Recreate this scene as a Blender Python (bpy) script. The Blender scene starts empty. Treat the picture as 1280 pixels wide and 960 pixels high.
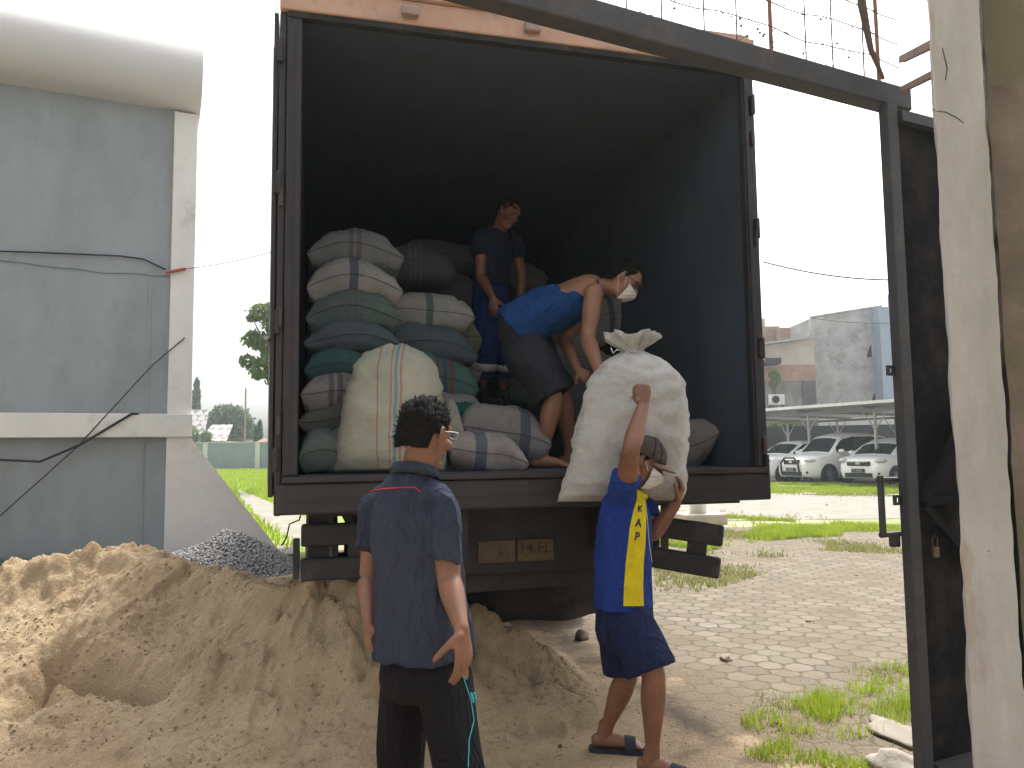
import bpy, bmesh, math, random
import numpy as np
from mathutils import Vector, Matrix, noise as mn
random.seed(7); rng = np.random.default_rng(7)
S = bpy.context.scene
COL = S.collection
R = math.radians
V = Vector

# ---------------------------------------------------------------- camera
FPX = 960.0; PITCH = R(4.77); ROLL = R(0.70); EYE = V((0, 0, 1.5))
fw = V((0, math.cos(PITCH), math.sin(PITCH)))
u0 = V((0, -math.sin(PITCH), math.cos(PITCH))); r0 = V((1, 0, 0))
cu = u0*math.cos(ROLL) + r0*math.sin(ROLL); cr = r0*math.cos(ROLL) - u0*math.sin(ROLL)
cam = bpy.data.objects.new('camera', bpy.data.cameras.new('camera')); COL.objects.link(cam)
M3 = Matrix((cr, cu, -fw)).transposed()
cam.matrix_world = Matrix.Translation(EYE) @ M3.to_4x4()
cam.data.sensor_width = 36; cam.data.lens = FPX/1280*36
cam.data.clip_start = .05; cam.data.clip_end = 2000
S.camera = cam

# ---------------------------------------------------------------- sky and sun
SUN_EL, SUN_AZ = R(58), R(20)          # azimuth from +Y towards +X
w = bpy.data.worlds.new('World'); S.world = w; w.use_nodes = True
nt = w.node_tree; bg = nt.nodes['Background']
sky = nt.nodes.new('ShaderNodeTexSky'); sky.sky_type = 'NISHITA'; sky.sun_disc = False
sky.sun_elevation = SUN_EL; sky.sun_rotation = SUN_AZ
sky.air_density = 1.0; sky.dust_density = 6.0; sky.ozone_density = .3
hs = nt.nodes.new('ShaderNodeHueSaturation'); hs.inputs['Saturation'].default_value = .12
nt.links.new(sky.outputs[0], hs.inputs['Color']); nt.links.new(hs.outputs[0], bg.inputs['Color'])
bg.inputs['Strength'].default_value = .15
sd = bpy.data.lights.new('sun', 'SUN'); sd.energy = 2.0; sd.angle = R(7); sd.color = (1, .95, .87)
so = bpy.data.objects.new('sun', sd); COL.objects.link(so)
so.rotation_euler = V((math.sin(SUN_AZ)*math.cos(SUN_EL), math.cos(SUN_AZ)*math.cos(SUN_EL), math.sin(SUN_EL))).to_track_quat('Z', 'Y').to_euler()
S.view_settings.view_transform = 'Standard'; S.view_settings.look = 'None'; S.view_settings.gamma = 1
S.view_settings.exposure = 1.3
S.cycles.max_bounces = 8; S.cycles.volume_bounces = 1; S.cycles.volume_max_steps = 64; S.cycles.use_denoising = True

# ---------------------------------------------------------------- pixel rays (layout measured on the photograph)
def ray(px, py): return fw + cr*((px-640)/FPX) - cu*((py-480)/FPX)
def at(px, py, Y):
    d = ray(px, py); return EYE + d*(Y/d.y)
def at_z(px, py, z):
    d = ray(px, py); return EYE + d*((z-EYE.z)/d.z)
# truck frame: u along the tail, v into the box
TK0 = V((-1.0415, 3.7396, 0)); TYAW = .2575; TW = 2.5; TZ = 1.3765; TH = 2.327
tu = V((math.cos(TYAW), math.sin(TYAW), 0)); tv = V((-math.sin(TYAW), math.cos(TYAW), 0))
def T(u, v, z): return TK0 + tu*u + tv*v + V((0, 0, z))
def at_v(px, py, v):
    d = ray(px, py); P0 = TK0 + tv*v
    t = (P0-EYE).dot(tv)/d.dot(tv); p = EYE + d*t - TK0
    return p.dot(tu), p.z

# ---------------------------------------------------------------- objects
def tag(o, label=None, cat=None, group=None, kind=None):
    if label: o['label'] = label
    if cat: o['category'] = cat
    if group: o['group'] = group
    if kind: o['kind'] = kind
    return o
def empty(name, loc=(0, 0, 0), rz=0, **k):
    o = bpy.data.objects.new(name, None); COL.objects.link(o); o.location = loc; o.rotation_euler = (0, 0, rz)
    o.empty_display_size = .1
    return tag(o, **k)
def mesh_obj(name, verts, faces, m, parent=None, smooth=False, **k):
    me = bpy.data.meshes.new(name); me.from_pydata([tuple(v) for v in verts], [], faces); me.update()
    if m: me.materials.append(m)
    if smooth: me.polygons.foreach_set('use_smooth', [True]*len(me.polygons))
    o = bpy.data.objects.new(name, me); COL.objects.link(o)
    if parent: o.parent = parent
    return tag(o, **k)
def kids(o): return [c for c in bpy.data.objects if c.parent == o]
def copy_tree(o, parent=None):
    c = o.copy(); COL.objects.link(c); c.parent = parent
    for ch in kids(o): copy_tree(ch, c)
    return c

class MB:
    """collects shapes for ONE mesh"""
    def __init__(s): s.v = []; s.f = []
    def add(s, vs, fs):
        n = len(s.v); s.v += [V(p) for p in vs]; s.f += [tuple(i+n for i in f) for f in fs]; return s
    def box(s, c, d, rz=0, mat=None, bev=0):
        x, y, z = d[0]/2, d[1]/2, d[2]/2
        M = mat if mat else Matrix.Rotation(rz, 3, 'Z')
        if bev:
            bm = bmesh.new(); bmesh.ops.create_cube(bm, size=1)
            bmesh.ops.scale(bm, vec=d, verts=bm.verts)
            bmesh.ops.bevel(bm, geom=bm.edges[:], offset=bev, segments=2, profile=.5, affect='EDGES')
            bm.verts.index_update()
            vs = [M @ v.co + V(c) for v in bm.verts]; fs = [[v.index for v in f.verts] for f in bm.faces]; bm.free()
            return s.add(vs, fs)
        vs = [M @ V((a*x, b*y, g*z)) + V(c) for a in (-1, 1) for b in (-1, 1) for g in (-1, 1)]
        return s.add(vs, [(0,1,3,2),(4,6,7,5),(0,4,5,1),(2,3,7,6),(0,2,6,4),(1,5,7,3)])
    def bx(s, a, b, bev=0):   # from corner to corner
        a, b = V(a), V(b); d = b-a
        return s.box((a+b)/2, (abs(d.x), abs(d.y), abs(d.z)), bev=bev)
    def beam(s, a, b, w, h, up=V((0, 0, 1)), bev=0):
        a, b = V(a), V(b); d = b-a; L = d.length; x = d/L
        y = up.cross(x)
        if y.length < 1e-3: y = V((0, 1, 0)).cross(x)
        y.normalize(); z = x.cross(y)
        return s.box((a+b)/2, (L, w, h), mat=Matrix((x, y, z)).transposed(), bev=bev)
    def tube(s, pts, r, n=8):
        return s.limb([(p, r) if not isinstance(r, (list, tuple)) else (p, r[i]) for i, p in enumerate(pts)], n=n, sub=1, rnd=False)
    def limb(s, secs, side=V((1, 0, 0)), n=16, sub=4, rnd=True, twist=None):
        """loft through (point, a[, b]) sections, a along side axis"""
        P = [V(q[0]) for q in secs]; A = [q[1] for q in secs]; B = [q[2] if len(q) > 2 else q[1] for q in secs]
        def cr_(a, b, c, d, t): return .5*((2*b)+(c-a)*t+(2*a-5*b+4*c-d)*t*t+(3*b-a-3*c+d)*t**3)
        pp, aa, bb = [], [], []
        m = len(P)
        for i in range(m-1):
            i0, i3 = max(i-1, 0), min(i+2, m-1)
            for k in range(sub):
                t = k/sub
                pp.append(cr_(P[i0], P[i], P[i+1], P[i3], t)); aa.append(cr_(A[i0], A[i], A[i+1], A[i3], t)); bb.append(cr_(B[i0], B[i], B[i+1], B[i3], t))
        pp.append(P[-1]); aa.append(A[-1]); bb.append(B[-1])
        tans = [(pp[min(i+1, len(pp)-1)]-pp[max(i-1, 0)]).normalized() for i in range(len(pp))]
        if rnd:
            t0, t1 = tans[0], tans[-1]
            ea, eb = [], []
            for q in (.35, .7, .93):
                c = math.sqrt(1-q*q)
                ea.insert(0, (pp[0]-t0*min(aa[0], bb[0])*q, aa[0]*c, bb[0]*c, t0)); eb.append((pp[-1]+t1*min(aa[-1], bb[-1])*q, aa[-1]*c, bb[-1]*c, t1))
            allp = ea+list(zip(pp, aa, bb, tans))+eb
        else: allp = list(zip(pp, aa, bb, tans))
        vs, fs = [], []
        prev = None
        for (p, a, b, t) in allp:
            sd_ = V(side) if prev is None or side is not None else prev
            x = sd_-t*sd_.dot(t)
            if x.length < .2 and prev is not None: x = prev-t*prev.dot(t)
            if x.length < 1e-4: x = t.orthogonal()
            x.normalize(); prev = x; y = t.cross(x)
            for k in range(n):
                th = 2*math.pi*k/n; vs.append(p+x*(a*math.cos(th))+y*(b*math.sin(th)))
        for i in range(len(allp)-1):
            for k in range(n):
                k2 = (k+1) % n
                fs.append((i*n+k, i*n+k2, (i+1)*n+k2, (i+1)*n+k))
        fs.append(tuple(range(n-1, -1, -1))); fs.append(tuple((len(allp)-1)*n+k for k in range(n)))
        return s.add(vs, fs)
    def ell(s, c, r, M=None, n=14):
        vs, fs = [], []
        M = M or Matrix.Identity(3); m = n//2+1
        for i in range(m+1):
            ph = math.pi*i/m
            for k in range(n):
                th = 2*math.pi*k/n
                vs.append(V(c)+M @ V((r[0]*math.sin(ph)*math.cos(th), r[1]*math.sin(ph)*math.sin(th), r[2]*math.cos(ph))))
        for i in range(m):
            for k in range(n):
                k2 = (k+1) % n; fs.append((i*n+k, (i+1)*n+k, (i+1)*n+k2, i*n+k2))
        return s.add(vs, fs)
    def lathe(s, prof, c, axis='X', n=28):
        """prof: (axial, radius)"""
        vs, fs = [], []
        for (x, r) in prof:
            for k in range(n):
                th = 2*math.pi*k/n
                q = V((x, r*math.cos(th), r*math.sin(th))) if axis == 'X' else (V((r*math.cos(th), x, r*math.sin(th))) if axis == 'Y' else V((r*math.cos(th), r*math.sin(th), x)))
                vs.append(V(c)+q)
        m = len(prof)
        for i in range(m-1):
            for k in range(n):
                k2 = (k+1) % n; fs.append((i*n+k, (i+1)*n+k, (i+1)*n+k2, i*n+k2))
        return s.add(vs, fs)
    def prism(s, pts, off):
        """extrude a planar polygon by vector off"""
        n = len(pts); P = [V(p) for p in pts]; Q = [p+V(off) for p in P]
        return s.add(P+Q, [tuple(range(n-1, -1, -1)), tuple(range(n, 2*n))]+[(i, (i+1) % n, n+(i+1) % n, n+i) for i in range(n)])
    def build(s, name, m, parent=None, smooth=False, **k):
        o = mesh_obj(name, s.v, s.f, m, parent, smooth, **k); return o
    def skin(s, name, m, parent=None, vox=.006, it=3, fold=None, cut=None, **k):
        """fuse the shapes into one continuous surface"""
        me = bpy.data.meshes.new(name); me.from_pydata([tuple(v) for v in s.v], [], s.f); me.update()
        bm = bmesh.new(); bm.from_mesh(me)
        bmesh.ops.remove_doubles(bm, verts=bm.verts, dist=1e-5)
        bmesh.ops.recalc_face_normals(bm, faces=bm.faces); bm.to_mesh(me); bm.free()
        o = bpy.data.objects.new(name, me); COL.objects.link(o)
        md = o.modifiers.new('r', 'REMESH'); md.mode = 'VOXEL'; md.voxel_size = vox; md.use_smooth_shade = True
        if it:
            ms = o.modifiers.new('s', 'SMOOTH'); ms.iterations = it; ms.factor = .5
        dg = bpy.context.evaluated_depsgraph_get()
        m2 = bpy.data.meshes.new_from_object(o.evaluated_get(dg)); o.modifiers.clear(); o.data = m2
        bpy.data.meshes.remove(me); m2.name = name
        m2.materials.clear(); m2.materials.append(m)
        if fold:
            nv = len(m2.vertices); co = np.empty(nv*3); no = np.empty(nv*3)
            m2.vertices.foreach_get('co', co); m2.vertices.foreach_get('normal', no)
            co = co.reshape(-1, 3); no = no.reshape(-1, 3)
            d = np.array([fold(V(p)) for p in co]); co += no*d[:, None]
            m2.vertices.foreach_set('co', co.ravel()); m2.update()
        m2.polygons.foreach_set('use_smooth', [True]*len(m2.polygons))
        if parent: o.parent = parent
        return tag(o, **k)

# ---------------------------------------------------------------- numpy noise
def vnoise(x, y, seed=0):
    xi = np.floor(x).astype(np.int64); yi = np.floor(y).astype(np.int64); xf = x-xi; yf = y-yi
    def h(a, b):
        n = (a*374761393+b*668265263+seed*982451653) & 0xffffffff
        n = ((n ^ (n >> 13))*1274126177) & 0xffffffff
        return ((n ^ (n >> 16)) & 0xffff)/65535.0
    u = xf*xf*xf*(xf*(xf*6-15)+10); v = yf*yf*yf*(yf*(yf*6-15)+10)
    return (h(xi, yi)*(1-u)+h(xi+1, yi)*u)*(1-v)+(h(xi, yi+1)*(1-u)+h(xi+1, yi+1)*u)*v*1.0
def fbm(x, y, o=4, seed=0):
    s = 0; a = 1; t = 0
    for i in range(o):
        c, sn = math.cos(i*1.3+.5), math.sin(i*1.3+.5)
        s = s+a*(vnoise((x*c-y*sn)*2**i, (x*sn+y*c)*2**i, seed+i)-.5); t += a; a *= .5
    return s/t*2

# ---------------------------------------------------------------- materials
def nmat(name):
    m = bpy.data.materials.new(name); m.use_nodes = True; t = m.node_tree; b = t.nodes['Principled BSDF']
    return m, t, b
def N(t, typ, **kw):
    n = t.nodes.new(typ)
    for k, v in kw.items():
        if k.startswith('i_'):
            key = k[2:]; n.inputs[int(key) if key.isdigit() else key].default_value = v
        else: setattr(n, k, v)
    return n
def c4(c): return (c[0], c[1], c[2], 1)
def ramp(t, src, stops, interp='LINEAR'):
    r = N(t, 'ShaderNodeValToRGB'); r.color_ramp.interpolation = interp
    e = r.color_ramp.elements
    while len(e) < len(stops): e.new(.5)
    for i, (p, c) in enumerate(stops): e[i].position = p; e[i].color = c4(c) if len(c) == 3 else c
    t.links.new(src, r.inputs[0]); return r
def mixc(t, f, a, b, mode='MIX'):
    n = N(t, 'ShaderNodeMix', data_type='RGBA', blend_type=mode)
    for s_, v in ((n.inputs[0], f), (n.inputs[6], a), (n.inputs[7], b)):
        if hasattr(v, 'links'): t.links.new(v, s_)
        elif isinstance(v, (int, float)): s_.default_value = v
        else: s_.default_value = c4(v)
    return n.outputs[2]
def mat(name, col, rough=.7, var=.25, scale=6, bump=.15, bscale=60, metal=0, dirt=None, dscale=2.5, dlo=.5, dhi=.7, stretch=None, spec=.4, bdist=.004):
    """base colour broken up by two noises, optional dirt/wear colour, noise bump"""
    m, t, b = nmat(name)
    tc = N(t, 'ShaderNodeTexCoord'); mp = N(t, 'ShaderNodeMapping'); t.links.new(tc.outputs['Object'], mp.inputs[0])
    if stretch: mp.inputs['Scale'].default_value = stretch
    n1 = N(t, 'ShaderNodeTexNoise', i_Scale=scale, i_Detail=6, i_Roughness=.65); t.links.new(mp.outputs[0], n1.inputs['Vector'])
    r = ramp(t, n1.outputs[0], [(.25, [c*(1-var) for c in col]), (.75, [min(1, c*(1+var*.7)) for c in col])])
    out = r.outputs[0]
    if dirt:
        n2 = N(t, 'ShaderNodeTexNoise', i_Scale=dscale, i_Detail=8, i_Roughness=.7); t.links.new(mp.outputs[0], n2.inputs['Vector'])
        f = ramp(t, n2.outputs[0], [(dlo, (0, 0, 0)), (dhi, (1, 1, 1))])
        out = mixc(t, f.outputs[0], out, dirt)
    t.links.new(out, b.inputs['Base Color'])
    b.inputs['Roughness'].default_value = rough; b.inputs['Metallic'].default_value = metal
    b.inputs['Specular IOR Level'].default_value = spec
    if bump:
        n3 = N(t, 'ShaderNodeTexNoise', i_Scale=bscale, i_Detail=5); t.links.new(mp.outputs[0], n3.inputs['Vector'])
        bp = N(t, 'ShaderNodeBump', i_Strength=bump, i_Distance=bdist); t.links.new(n3.outputs[0], bp.inputs['Height']); t.links.new(bp.outputs[0], b.inputs['Normal'])
    return m

def creases(m, scale=(7, 7, 3), dist=.02, strength=.7, width=.10, seed=0, detail=2):
    """adds sharp fold lines (ridged noise) under the existing bump of material m"""
    t = m.node_tree; L = t.links.new; bp = [n for n in t.nodes if n.type == 'BUMP'][0]
    tc = [n for n in t.nodes if n.type == 'TEX_COORD'][0]
    mp = N(t, 'ShaderNodeMapping'); mp.inputs['Scale'].default_value = scale; mp.inputs['Location'].default_value = (seed, seed*2, 0); L(tc.outputs['Object'], mp.inputs[0])
    n = N(t, 'ShaderNodeTexNoise', i_Scale=1, i_Detail=detail, i_Distortion=.8); L(mp.outputs[0], n.inputs['Vector'])
    r = ramp(t, n.outputs[0], [(.5-width, (0, 0, 0)), (.5, (1, 1, 1)), (.5+width*1.6, (0, 0, 0))], 'EASE')
    n2 = N(t, 'ShaderNodeTexNoise', i_Scale=2.1, i_Detail=1, i_Distortion=1.0); L(mp.outputs[0], n2.inputs['Vector'])
    r2 = ramp(t, n2.outputs[0], [(.5-width, (0, 0, 0)), (.52, (.5, .5, .5)), (.5+width, (0, 0, 0))], 'EASE')
    a = N(t, 'ShaderNodeMath', operation='ADD'); L(r.outputs[0], a.inputs[0]); L(r2.outputs[0], a.inputs[1])
    b2 = N(t, 'ShaderNodeBump', i_Strength=strength, i_Distance=dist); L(a.outputs[0], b2.inputs['Height']); L(b2.outputs[0], bp.inputs['Normal']); return m
# ================================================================ GROUND
def hexmat():
    m, t, b = nmat('hex_paving')
    g = N(t, 'ShaderNodeNewGeometry'); L = t.links.new
    wob = N(t, 'ShaderNodeTexNoise', i_Scale=5, i_Detail=3); L(g.outputs['Position'], wob.inputs['Vector'])
    wsub = N(t, 'ShaderNodeVectorMath', operation='MULTIPLY_ADD'); wsub.inputs[1].default_value = (.09, .09, 0); L(wob.outputs['Color'], wsub.inputs[0]); L(g.outputs['Position'], wsub.inputs[2])
    rot = N(t, 'ShaderNodeMapping'); rot.inputs['Rotation'].default_value = (0, 0, .3); rot.inputs['Scale'].default_value = (5.4, 5.4, 0); rot.inputs['Location'].default_value = (100, 100, 0)
    L(wsub.outputs[0], rot.inputs[0])
    def hexcell(off):
        ad = N(t, 'ShaderNodeVectorMath', operation='ADD'); ad.inputs[1].default_value = off; L(rot.outputs[0], ad.inputs[0])
        mo = N(t, 'ShaderNodeVectorMath', operation='MODULO'); mo.inputs[1].default_value = (1, 1.7320508, 1); L(ad.outputs[0], mo.inputs[0])
        sb = N(t, 'ShaderNodeVectorMath', operation='SUBTRACT'); sb.inputs[1].default_value = (.5, .8660254, 0); L(mo.outputs[0], sb.inputs[0])
        return sb.outputs[0]
    a = hexcell((0, 0, 0)); c = hexcell((.5, .8660254, 0))
    la = N(t, 'ShaderNodeVectorMath', operation='LENGTH'); L(a, la.inputs[0]); lc = N(t, 'ShaderNodeVectorMath', operation='LENGTH'); L(c, lc.inputs[0])
    lt = N(t, 'ShaderNodeMath', operation='LESS_THAN'); L(la.outputs['Value'], lt.inputs[0]); L(lc.outputs['Value'], lt.inputs[1])
    mx = N(t, 'ShaderNodeMix', data_type='VECTOR'); L(lt.outputs[0], mx.inputs[0]); L(c, mx.inputs[4]); L(a, mx.inputs[5]); gv = mx.outputs[1]
    ab = N(t, 'ShaderNodeVectorMath', operation='ABSOLUTE'); L(gv, ab.inputs[0])
    dt = N(t, 'ShaderNodeVectorMath', operation='DOT_PRODUCT'); dt.inputs[1].default_value = (.5, .8660254, 0); L(ab.outputs[0], dt.inputs[0])
    sx = N(t, 'ShaderNodeSeparateXYZ'); L(ab.outputs[0], sx.inputs[0])
    hx = N(t, 'ShaderNodeMath', operation='MAXIMUM'); L(dt.outputs['Value'], hx.inputs[0]); L(sx.outputs[0], hx.inputs[1])
    lg = N(t, 'ShaderNodeVectorMath', operation='LENGTH'); L(gv, lg.inputs[0]); h5 = N(t, 'ShaderNodeMath', operation='MULTIPLY'); h5.inputs[1].default_value = .5; L(lg.outputs['Value'], h5.inputs[0])
    hd = N(t, 'ShaderNodeMath', operation='MULTIPLY_ADD'); hd.inputs[1].default_value = .5; L(hx.outputs[0], hd.inputs[0]); L(h5.outputs[0], hd.inputs[2])
    cid = N(t, 'ShaderNodeVectorMath', operation='SUBTRACT'); L(rot.outputs[0], cid.inputs[0]); L(gv, cid.inputs[1])
    sn = N(t, 'ShaderNodeVectorMath', operation='SNAP'); sn.inputs[1].default_value = (.25, .25, 1); 
    ad2 = N(t, 'ShaderNodeVectorMath', operation='ADD'); ad2.inputs[1].default_value = (.1, .1, 0); L(cid.outputs[0], ad2.inputs[0]); L(ad2.outputs[0], sn.inputs[0])
    wn = N(t, 'ShaderNodeTexWhiteNoise'); L(sn.outputs[0], wn.inputs['Vector'])
    # joint edge made ragged by noise
    n4 = N(t, 'ShaderNodeTexNoise', i_Scale=30, i_Detail=4); L(g.outputs['Position'], n4.inputs['Vector'])
    e = N(t, 'ShaderNodeMath', operation='MULTIPLY_ADD'); e.inputs[1].default_value = .22; L(n4.outputs[0], e.inputs[0]); L(hd.outputs[0], e.inputs[2])
    joint = ramp(t, e.outputs[0], [(.53, (0, 0, 0)), (.62, (1, 1, 1))])
    tone = ramp(t, wn.outputs['Value'], [(0, (.105, .088, .066)), (1, (.215, .185, .145))])
    nb = N(t, 'ShaderNodeTexNoise', i_Scale=2.2, i_Detail=7, i_Roughness=.7); L(g.outputs['Position'], nb.inputs['Vector'])
    ton2 = mixc(t, nb.outputs[0], tone.outputs[0], (.155, .125, .09), 'MIX')
    jc = ramp(t, nb.outputs[0], [(.4, (.088, .068, .046)), (.62, (.10, .095, .045))])
    col = mixc(t, joint.outputs[0], ton2, jc.outputs[0])
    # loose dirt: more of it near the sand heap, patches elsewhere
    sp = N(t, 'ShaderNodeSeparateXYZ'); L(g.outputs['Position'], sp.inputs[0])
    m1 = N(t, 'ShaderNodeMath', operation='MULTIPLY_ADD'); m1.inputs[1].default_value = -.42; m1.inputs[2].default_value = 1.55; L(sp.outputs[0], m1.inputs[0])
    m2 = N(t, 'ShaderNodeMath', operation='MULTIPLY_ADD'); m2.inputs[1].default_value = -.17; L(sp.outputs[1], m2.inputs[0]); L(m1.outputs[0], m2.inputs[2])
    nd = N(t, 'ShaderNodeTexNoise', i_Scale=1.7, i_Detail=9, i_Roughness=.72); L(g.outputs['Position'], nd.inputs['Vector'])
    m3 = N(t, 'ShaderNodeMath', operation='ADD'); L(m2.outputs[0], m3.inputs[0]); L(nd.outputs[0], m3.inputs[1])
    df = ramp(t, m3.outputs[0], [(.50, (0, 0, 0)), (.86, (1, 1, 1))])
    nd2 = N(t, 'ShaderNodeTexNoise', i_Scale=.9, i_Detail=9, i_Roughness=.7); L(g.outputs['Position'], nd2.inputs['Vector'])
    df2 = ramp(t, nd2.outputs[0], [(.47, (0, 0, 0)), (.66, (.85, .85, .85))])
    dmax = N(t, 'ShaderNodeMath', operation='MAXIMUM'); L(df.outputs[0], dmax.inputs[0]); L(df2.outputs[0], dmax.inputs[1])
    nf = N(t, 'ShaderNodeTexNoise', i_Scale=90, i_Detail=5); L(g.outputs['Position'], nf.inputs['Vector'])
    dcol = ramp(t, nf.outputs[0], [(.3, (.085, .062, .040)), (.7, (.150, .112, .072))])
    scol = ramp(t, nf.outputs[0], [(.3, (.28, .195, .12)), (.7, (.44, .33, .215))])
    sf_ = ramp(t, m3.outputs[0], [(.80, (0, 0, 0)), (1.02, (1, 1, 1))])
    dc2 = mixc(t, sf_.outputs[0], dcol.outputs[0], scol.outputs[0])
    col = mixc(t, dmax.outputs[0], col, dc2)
    L(col, b.inputs['Base Color']); b.inputs['Roughness'].default_value = .9; b.inputs['Specular IOR Level'].default_value = .2
    inv = N(t, 'ShaderNodeMath', operation='MULTIPLY_ADD'); inv.inputs[1].default_value = -1; inv.inputs[2].default_value = 1; L(joint.outputs[0], inv.inputs[0])
    sc = N(t, 'ShaderNodeMath', operation='MULTIPLY_ADD'); sc.inputs[1].default_value = .35; L(nf.outputs[0], sc.inputs[0]); L(inv.outputs[0], sc.inputs[2])
    sc2 = N(t, 'ShaderNodeMath', operation='MULTIPLY_ADD'); sc2.inputs[1].default_value = .5; L(wn.outputs['Value'], sc2.inputs[0]); L(sc.outputs[0], sc2.inputs[2])
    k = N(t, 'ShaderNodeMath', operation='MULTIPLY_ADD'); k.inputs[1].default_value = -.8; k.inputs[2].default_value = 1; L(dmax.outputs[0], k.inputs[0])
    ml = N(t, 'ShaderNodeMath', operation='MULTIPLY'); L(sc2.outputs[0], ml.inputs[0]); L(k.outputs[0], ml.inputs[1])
    m5 = N(t, 'ShaderNodeMath', operation='MULTIPLY_ADD'); m5.inputs[1].default_value = .4; L(nf.outputs[0], m5.inputs[0]); L(ml.outputs[0], m5.inputs[2])
    bp = N(t, 'ShaderNodeBump', i_Strength=.8, i_Distance=.012); L(m5.outputs[0], bp.inputs['Height']); L(bp.outputs[0], b.inputs['Normal'])
    return m
def sandmat(name='sand', cols=((.38, .275, .170), (.57, .44, .295)), rock=False):
    m, t, b = nmat(name); L = t.links.new
    g = N(t, 'ShaderNodeNewGeometry')
    n1 = N(t, 'ShaderNodeTexNoise', i_Scale=1.6, i_Detail=9, i_Roughness=.7); L(g.outputs['Position'], n1.inputs['Vector'])
    n2 = N(t, 'ShaderNodeTexNoise', i_Scale=170, i_Detail=3); L(g.outputs['Position'], n2.inputs['Vector'])
    n3 = N(t, 'ShaderNodeTexNoise', i_Scale=45, i_Detail=6, i_Roughness=.7); L(g.outputs['Position'], n3.inputs['Vector'])
    a = ramp(t, n1.outputs[0], [(.3, cols[0]), (.68, cols[1])])
    o = mixc(t, .5, a.outputs[0], ramp(t, n2.outputs[0], [(.3, (.3, .3, .3)), (.7, (.72, .70, .66))]).outputs[0], 'OVERLAY')
    L(o, b.inputs['Base Color']); b.inputs['Roughness'].default_value = .95; b.inputs['Specular IOR Level'].default_value = .15
    ad = N(t, 'ShaderNodeMath', operation='MULTIPLY_ADD'); ad.inputs[1].default_value = .3; L(n2.outputs[0], ad.inputs[0]); L(n3.outputs[0], ad.inputs[2])
    bp = N(t, 'ShaderNodeBump', i_Strength=1.0, i_Distance=.03); L(ad.outputs[0], bp.inputs['Height']); L(bp.outputs[0], b.inputs['Normal'])
    return m
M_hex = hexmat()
M_sand = sandmat()
M_earth = mat('earth', (.30, .25, .17), .95, .35, .7, .5, 20, dirt=(.14, .19, .05), dscale=.5, dlo=.45, dhi=.6)
M_lawn = mat('lawn', (.17, .24, .05), .95, .4, .5, .5, 15, dirt=(.26, .25, .12), dscale=1.2, dlo=.55, dhi=.75)
M_pale = mat('pale_paving', (.21, .195, .165), .9, .35, 2.5, .4, 12, dirt=(.15, .155, .08), dscale=.8, dlo=.52, dhi=.72)
M_lot = mat('parking_floor', (.30, .29, .27), .9, .2, 1.0, .2, 10)

def sheet(name, pts, z, m, kind='structure'):
    return mesh_obj(name, [(p[0], p[1], z) for p in pts], [tuple(range(len(pts)))], m, kind=kind)
sheet('ground', [(-110, -25), (110, -25), (110, 150), (-110, 150)], 0, M_earth)
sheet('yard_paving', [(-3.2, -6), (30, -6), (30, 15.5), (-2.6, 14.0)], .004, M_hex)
gz = lambda px, py: at_z(px, py, 0)
sheet('paved_lot', [(-1, 15.5), (40, 15.5), (40, 24.2), (-1, 24.0)], .008, M_pale)
sheet('parking_floor', [(-2, 29), (45, 27.5), (45, 46), (-2, 46)], .008, M_lot)
sheet('lawn', [(-45, 11), (-3.0, 10.4), (-2, 24), (-1.5, 62), (-60, 62)], .006, M_lawn)
pth = [gz(296, 612), gz(352, 634), gz(400, 655), gz(400, 690), gz(368, 680), gz(331, 655), gz(303, 628)]
sheet('garden_path', pth, .012, M_pale)
k1 = [gz(300, 693), gz(372, 688), gz(372, 700), gz(300, 706)]
mb = MB(); mb.prism([(p.x, p.y, .0) for p in k1], (0, 0, .09)); mb.build('concrete_kerb', M_pale, kind='structure')

# ---------------- sand heap
RID = [(-260, 760, 4.9), (-150, 742, 5.1), (-50, 716, 5.25), (0, 712, 5.3), (60, 702, 5.3), (110, 691, 5.35), (150, 683, 5.35), (182, 696, 5.25), (240, 706, 5.2), (290, 716, 5.0), (340, 719, 4.8), (400, 723, 4.5), (455, 728, 4.4), (500, 736, 4.5), (560, 746, 4.65), (600, 754, 4.7), (635, 773, 4.75), (670, 797, 4.8), (705, 824, 4.8), (735, 856, 4.75), (758, 885, 4.65), (790, 905, 4.4)]
rp = [at(*q) for q in RID]
rx = np.array([p.x for p in rp]); ry = np.array([p.y for p in rp]); rz = np.array([max(p.z, 0) for p in rp])
def seg_d(X, Y, pl):
    d = np.full(X.shape, 9.)
    for a, b in zip(pl[:-1], pl[1:]):
        ax, ay, bx, by = a.x, a.y, b.x, b.y
        t = np.clip(((X-ax)*(bx-ax)+(Y-ay)*(by-ay))/((bx-ax)**2+(by-ay)**2), 0, 1)
        d = np.minimum(d, np.hypot(X-ax-t*(bx-ax), Y-ay-t*(by-ay)))
    return d
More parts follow.
